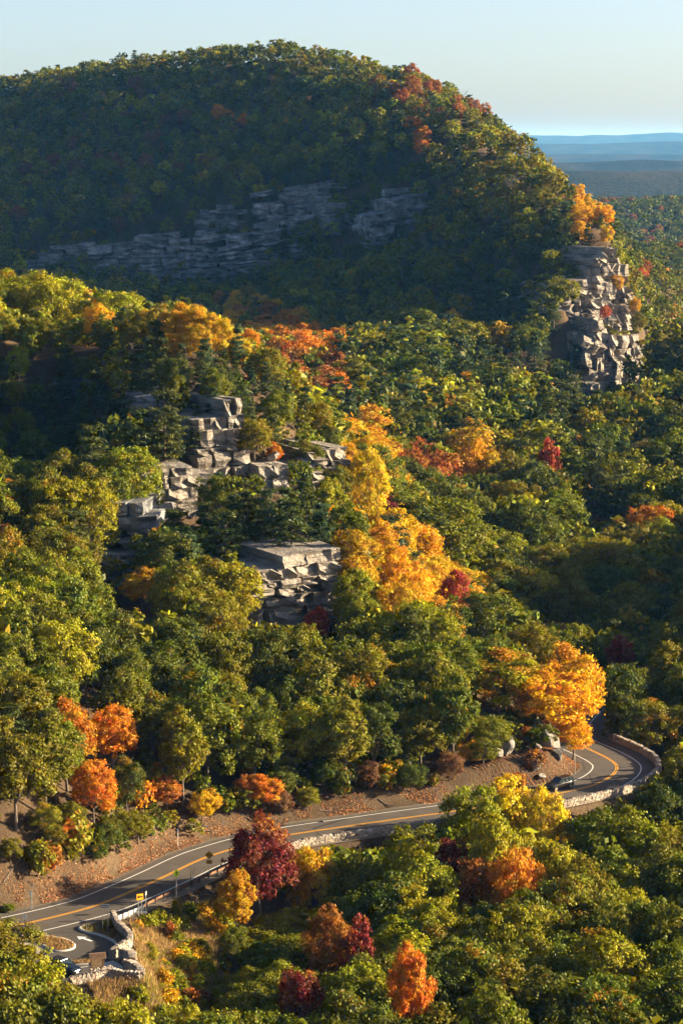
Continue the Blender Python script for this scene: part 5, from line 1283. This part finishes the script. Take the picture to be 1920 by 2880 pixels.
# bare trees on the mountain shoulder and a few in the woods
for i, (u, v, y, h) in enumerate([(1075, 178, 1262, 9), (1180, 205, 1212, 9), (1235, 235, 1185, 8), (1265, 250, 1168, 9), (1290, 262, 1156, 10), (1330, 290, 1138, 9), (1365, 312, 1122, 9), (1400, 338, 1104, 8), (1420, 352, 1094, 9), (1450, 372, 1080, 11), (1440, 560, 985, 9), (1462, 390, 1070, 8), (355, 1160, 455, 6.5), (640, 1060, 478, 6), (1440, 565, 990, 8)]):
    p = at_y(u, v, y); z = float(gz(p[0], y)); tk, tw = BARE[i % 3]; e = empty('bare_tree', (p[0], y, z), i * 1.3, h / 9.0 * (1.5 if y > 900 else 1.1)); obj('trunk', tk, e); obj('branches', tw, e)
    if y > 900: props(e, 'leafless grey tree standing on the mountain shoulder against the sky' if i not in (10, 14) else 'leafless grey tree amid the green flank of the mountain', 'bare tree', 'bare trees on the shoulder' if i not in (10, 14) else 'bare trees on the flank')
    else: props(e, 'leafless shrubby tree above the grey stepped rocks' if i == 12 else 'leafless small tree on the crest of the near spur', 'bare tree')
def grass(name, label, P, h, hues, w=0.028):
    """P (n,3) feet of the blades"""
    n = len(P); rg = np.random.default_rng(len(P)); hh = rg.uniform(.55, 1.25, n) * h; a = rg.uniform(0, 6.28, n); d = np.stack([np.cos(a), np.sin(a), np.zeros(n)], 1)
    lean = rg.normal(size=(n, 3)) * np.array([.28, .28, 0]); tip = P + np.c_[np.zeros(n), np.zeros(n), hh] + lean * hh[:, None]; mid = P + (tip - P) * .55 - lean * hh[:, None] * .12
    ww = w * rg.uniform(.7, 1.6, (n, 1)); V = np.stack([P - d * ww, P + d * ww, mid + d * ww * .9, mid - d * ww * .9, tip + d * ww * .3, tip - d * ww * .3], 1).reshape(-1, 3)
    b = np.arange(n)[:, None] * 6; F = np.concatenate([b + np.array([0, 1, 2, 3]), b + np.array([3, 2, 4, 5])]); k = rg.integers(0, len(hues), n); k = np.where(vnoise(P[:, 0], P[:, 1], 3.0, 4) > .55, k, rg.integers(0, max(1, len(hues) // 2), n))
    tc = np.array(hues)[k] * rg.uniform(.7, 1.3, (n, 1)); tc = np.c_[tc, np.zeros(n)]; fc = np.c_[rg.random(n), rg.random(n), rg.random(n)]
    o = obj(name, mesh_np(name, V, F, M['leaf_stuff'], False, {'fcol': np.tile(fc, (2, 1)), 'tcol': np.tile(tc, (2, 1))})); return props(o, label, 'grass', kind='stuff')
def scatter_poly(poly, n, z=None):
    lo, hi = poly.min(0), poly.max(0); q = lo + rng.random((n * 3, 2)) * (hi - lo); q = q[poly_sd(poly, q[:, 0], q[:, 1]) < 0][:n]
    return np.c_[q, gz(q[:, 0], q[:, 1]) if z is None else np.full(len(q), z)]
q = scatter_poly(MEADOW, 42000); dr = road_dist(q[:, 0], q[:, 1])[0]; q = q[(poly_sd(LOT, q[:, 0], q[:, 1]) > .4) & (dr > 8.2)]
grass('grass', 'dry straw and olive grass of the meadow below the wall', q, 0.75, [(.36, .24, .08), (.30, .19, .075), (.22, .145, .07), (.24, .20, .035), (.17, .18, .02), (.34, .25, .05)])
grass('grass', 'tufts of dry grass on the traffic island', scatter_poly(isl, 1500, .1), .28, [(.32, .19, .06), (.28, .15, .05), (.2, .14, .04)])
grass('grass', 'straggly grass on the shaded verge by the exit lane', scatter_poly(isl2, 900, .11), .3, [(.22, .15, .05), (.12, .13, .03), (.2, .16, .04)])
grass('grass', 'dry grass on the small verge behind the shelter', scatter_poly(i3, 300, .1), .25, [(.28, .17, .06), (.2, .14, .04)])
# fallen leaves along the foot of the bank and inside the bend
def litter(name, label, P, size):
    n = len(P); rg = np.random.default_rng(n); N = unit(np.array([0, 0, 1.0]) + rg.normal(size=(n, 3)) * .5); v, f = cards(P + np.array([0, 0, .05]), N, size * rg.uniform(.6, 1.4, n), .7, rg)
    cols = np.array([(.42, .17, .06), (.50, .25, .11), (.33, .12, .045), (.55, .32, .17), (.24, .10, .045)]); tc = cols[rg.integers(0, 5, n)] * rg.uniform(.7, 1.25, (n, 1))
    o = obj(name, mesh_np(name, v, f, M['leaf_stuff'], False, {'fcol': np.full((n, 3), .5), 'tcol': np.c_[tc, np.zeros(n)]})); return props(o, label, 'leaves', kind='stuff')
n_ = 17000; k_ = rng.integers(road_i(-60), road_i(1340), n_); dd = 5.3 + np.abs(rng.normal(size=n_)) * np.interp(road_uv[k_, 0], [0, 250, 600, 1000, 1300], [1.2, 2.0, 3.2, 3.2, 2.2]); L_ = road[k_] + road_n[k_] * dd[:, None] + rng.normal(size=(n_, 2)) * .3
keep = (vnoise(L_[:, 0], L_[:, 1], 2.2, 8) + vnoise(L_[:, 0], L_[:, 1], 7, 9) * .7 > .62); L_ = L_[keep]
litter('leaf_litter', 'tan and orange fallen leaves drifted along the foot of the bank', np.c_[L_, gz(L_[:, 0], L_[:, 1])], .10)
n_ = 5000; k_ = rng.integers(road_i(1440), I_BEND + 10, n_); dd = 5.6 + rng.random(n_) * 6; L_ = road[k_] + road_n[k_] * dd[:, None]
litter('leaf_litter', 'orange fallen leaves on the slope inside the road bend', np.c_[L_, gz(L_[:, 0], L_[:, 1])], .11)
# fallen branches
for i, (u, v, L, a, lab) in enumerate([(560, 2330, 3.0, .5, 'grey fallen branch across the litter below the copper tree'), (585, 2342, 2.2, .2, 'short pale branch lying at the foot of the bank'), (935, 2286, 4.0, .3, 'fallen log among leaves opposite the straight wall'), (1090, 2270, 3.0, -.4, 'pale broken branch near the dark cleft rock'), (40, 2455, 4.0, 1.0, 'bleached dead trunk curving over the bare bank'), (700, 2310, 2.6, -.2, 'thin dead branch half buried in leaves')]):
    y = on_ground(u, v); p = at_y(u, v, y); z = float(gz(p[0], y)); ca, sa = math.cos(a), math.sin(a); pts = []
    for f_ in (-.5, -.15, .2, .5):
        x_, y_ = f_ * L * ca, f_ * L * sa; pts.append((x_, y_, float(gz(p[0] + x_, y + y_)) - z + .10 + .12 * math.sin(f_ * 5)))
    e = empty('fallen_branch', (p[0], y, z)); MB().tube(pts, [.11, .09, .07, .03], 6).build('stem', M['bark_grey'], e); MB().tube([pts[2], (pts[2][0] + .3, pts[2][1] - .3, pts[2][2] + .4)], [.04, .015], 4).build('twig', M['bark_grey'], e); props(e, lab, 'branch')
HAZE_D = 2.7e-5
# ------------------------------------------------------------------ haze
t = NT('haze_air'); t.t.nodes.remove(t.out); t.out = t.t.nodes.new('ShaderNodeOutputMaterial')
pv = t.n('VolumePrincipled'); pv.inputs['Color'].default_value = (0.12, 0.42, 1.0, 1); pv.inputs['Density'].default_value = HAZE_D
pv.inputs['Absorption Color'].default_value = (1, 1, 1, 1); pv.inputs['Anisotropy'].default_value = 0.0
t.l(pv.outputs[0], t.out.inputs['Volume'])
hz = MB().box((2000, 22400, 45), (24000, 45000, 430)).build('haze', t.m)
props(hz, 'thin blue haze filling the air over the valley', 'haze', kind='stuff')
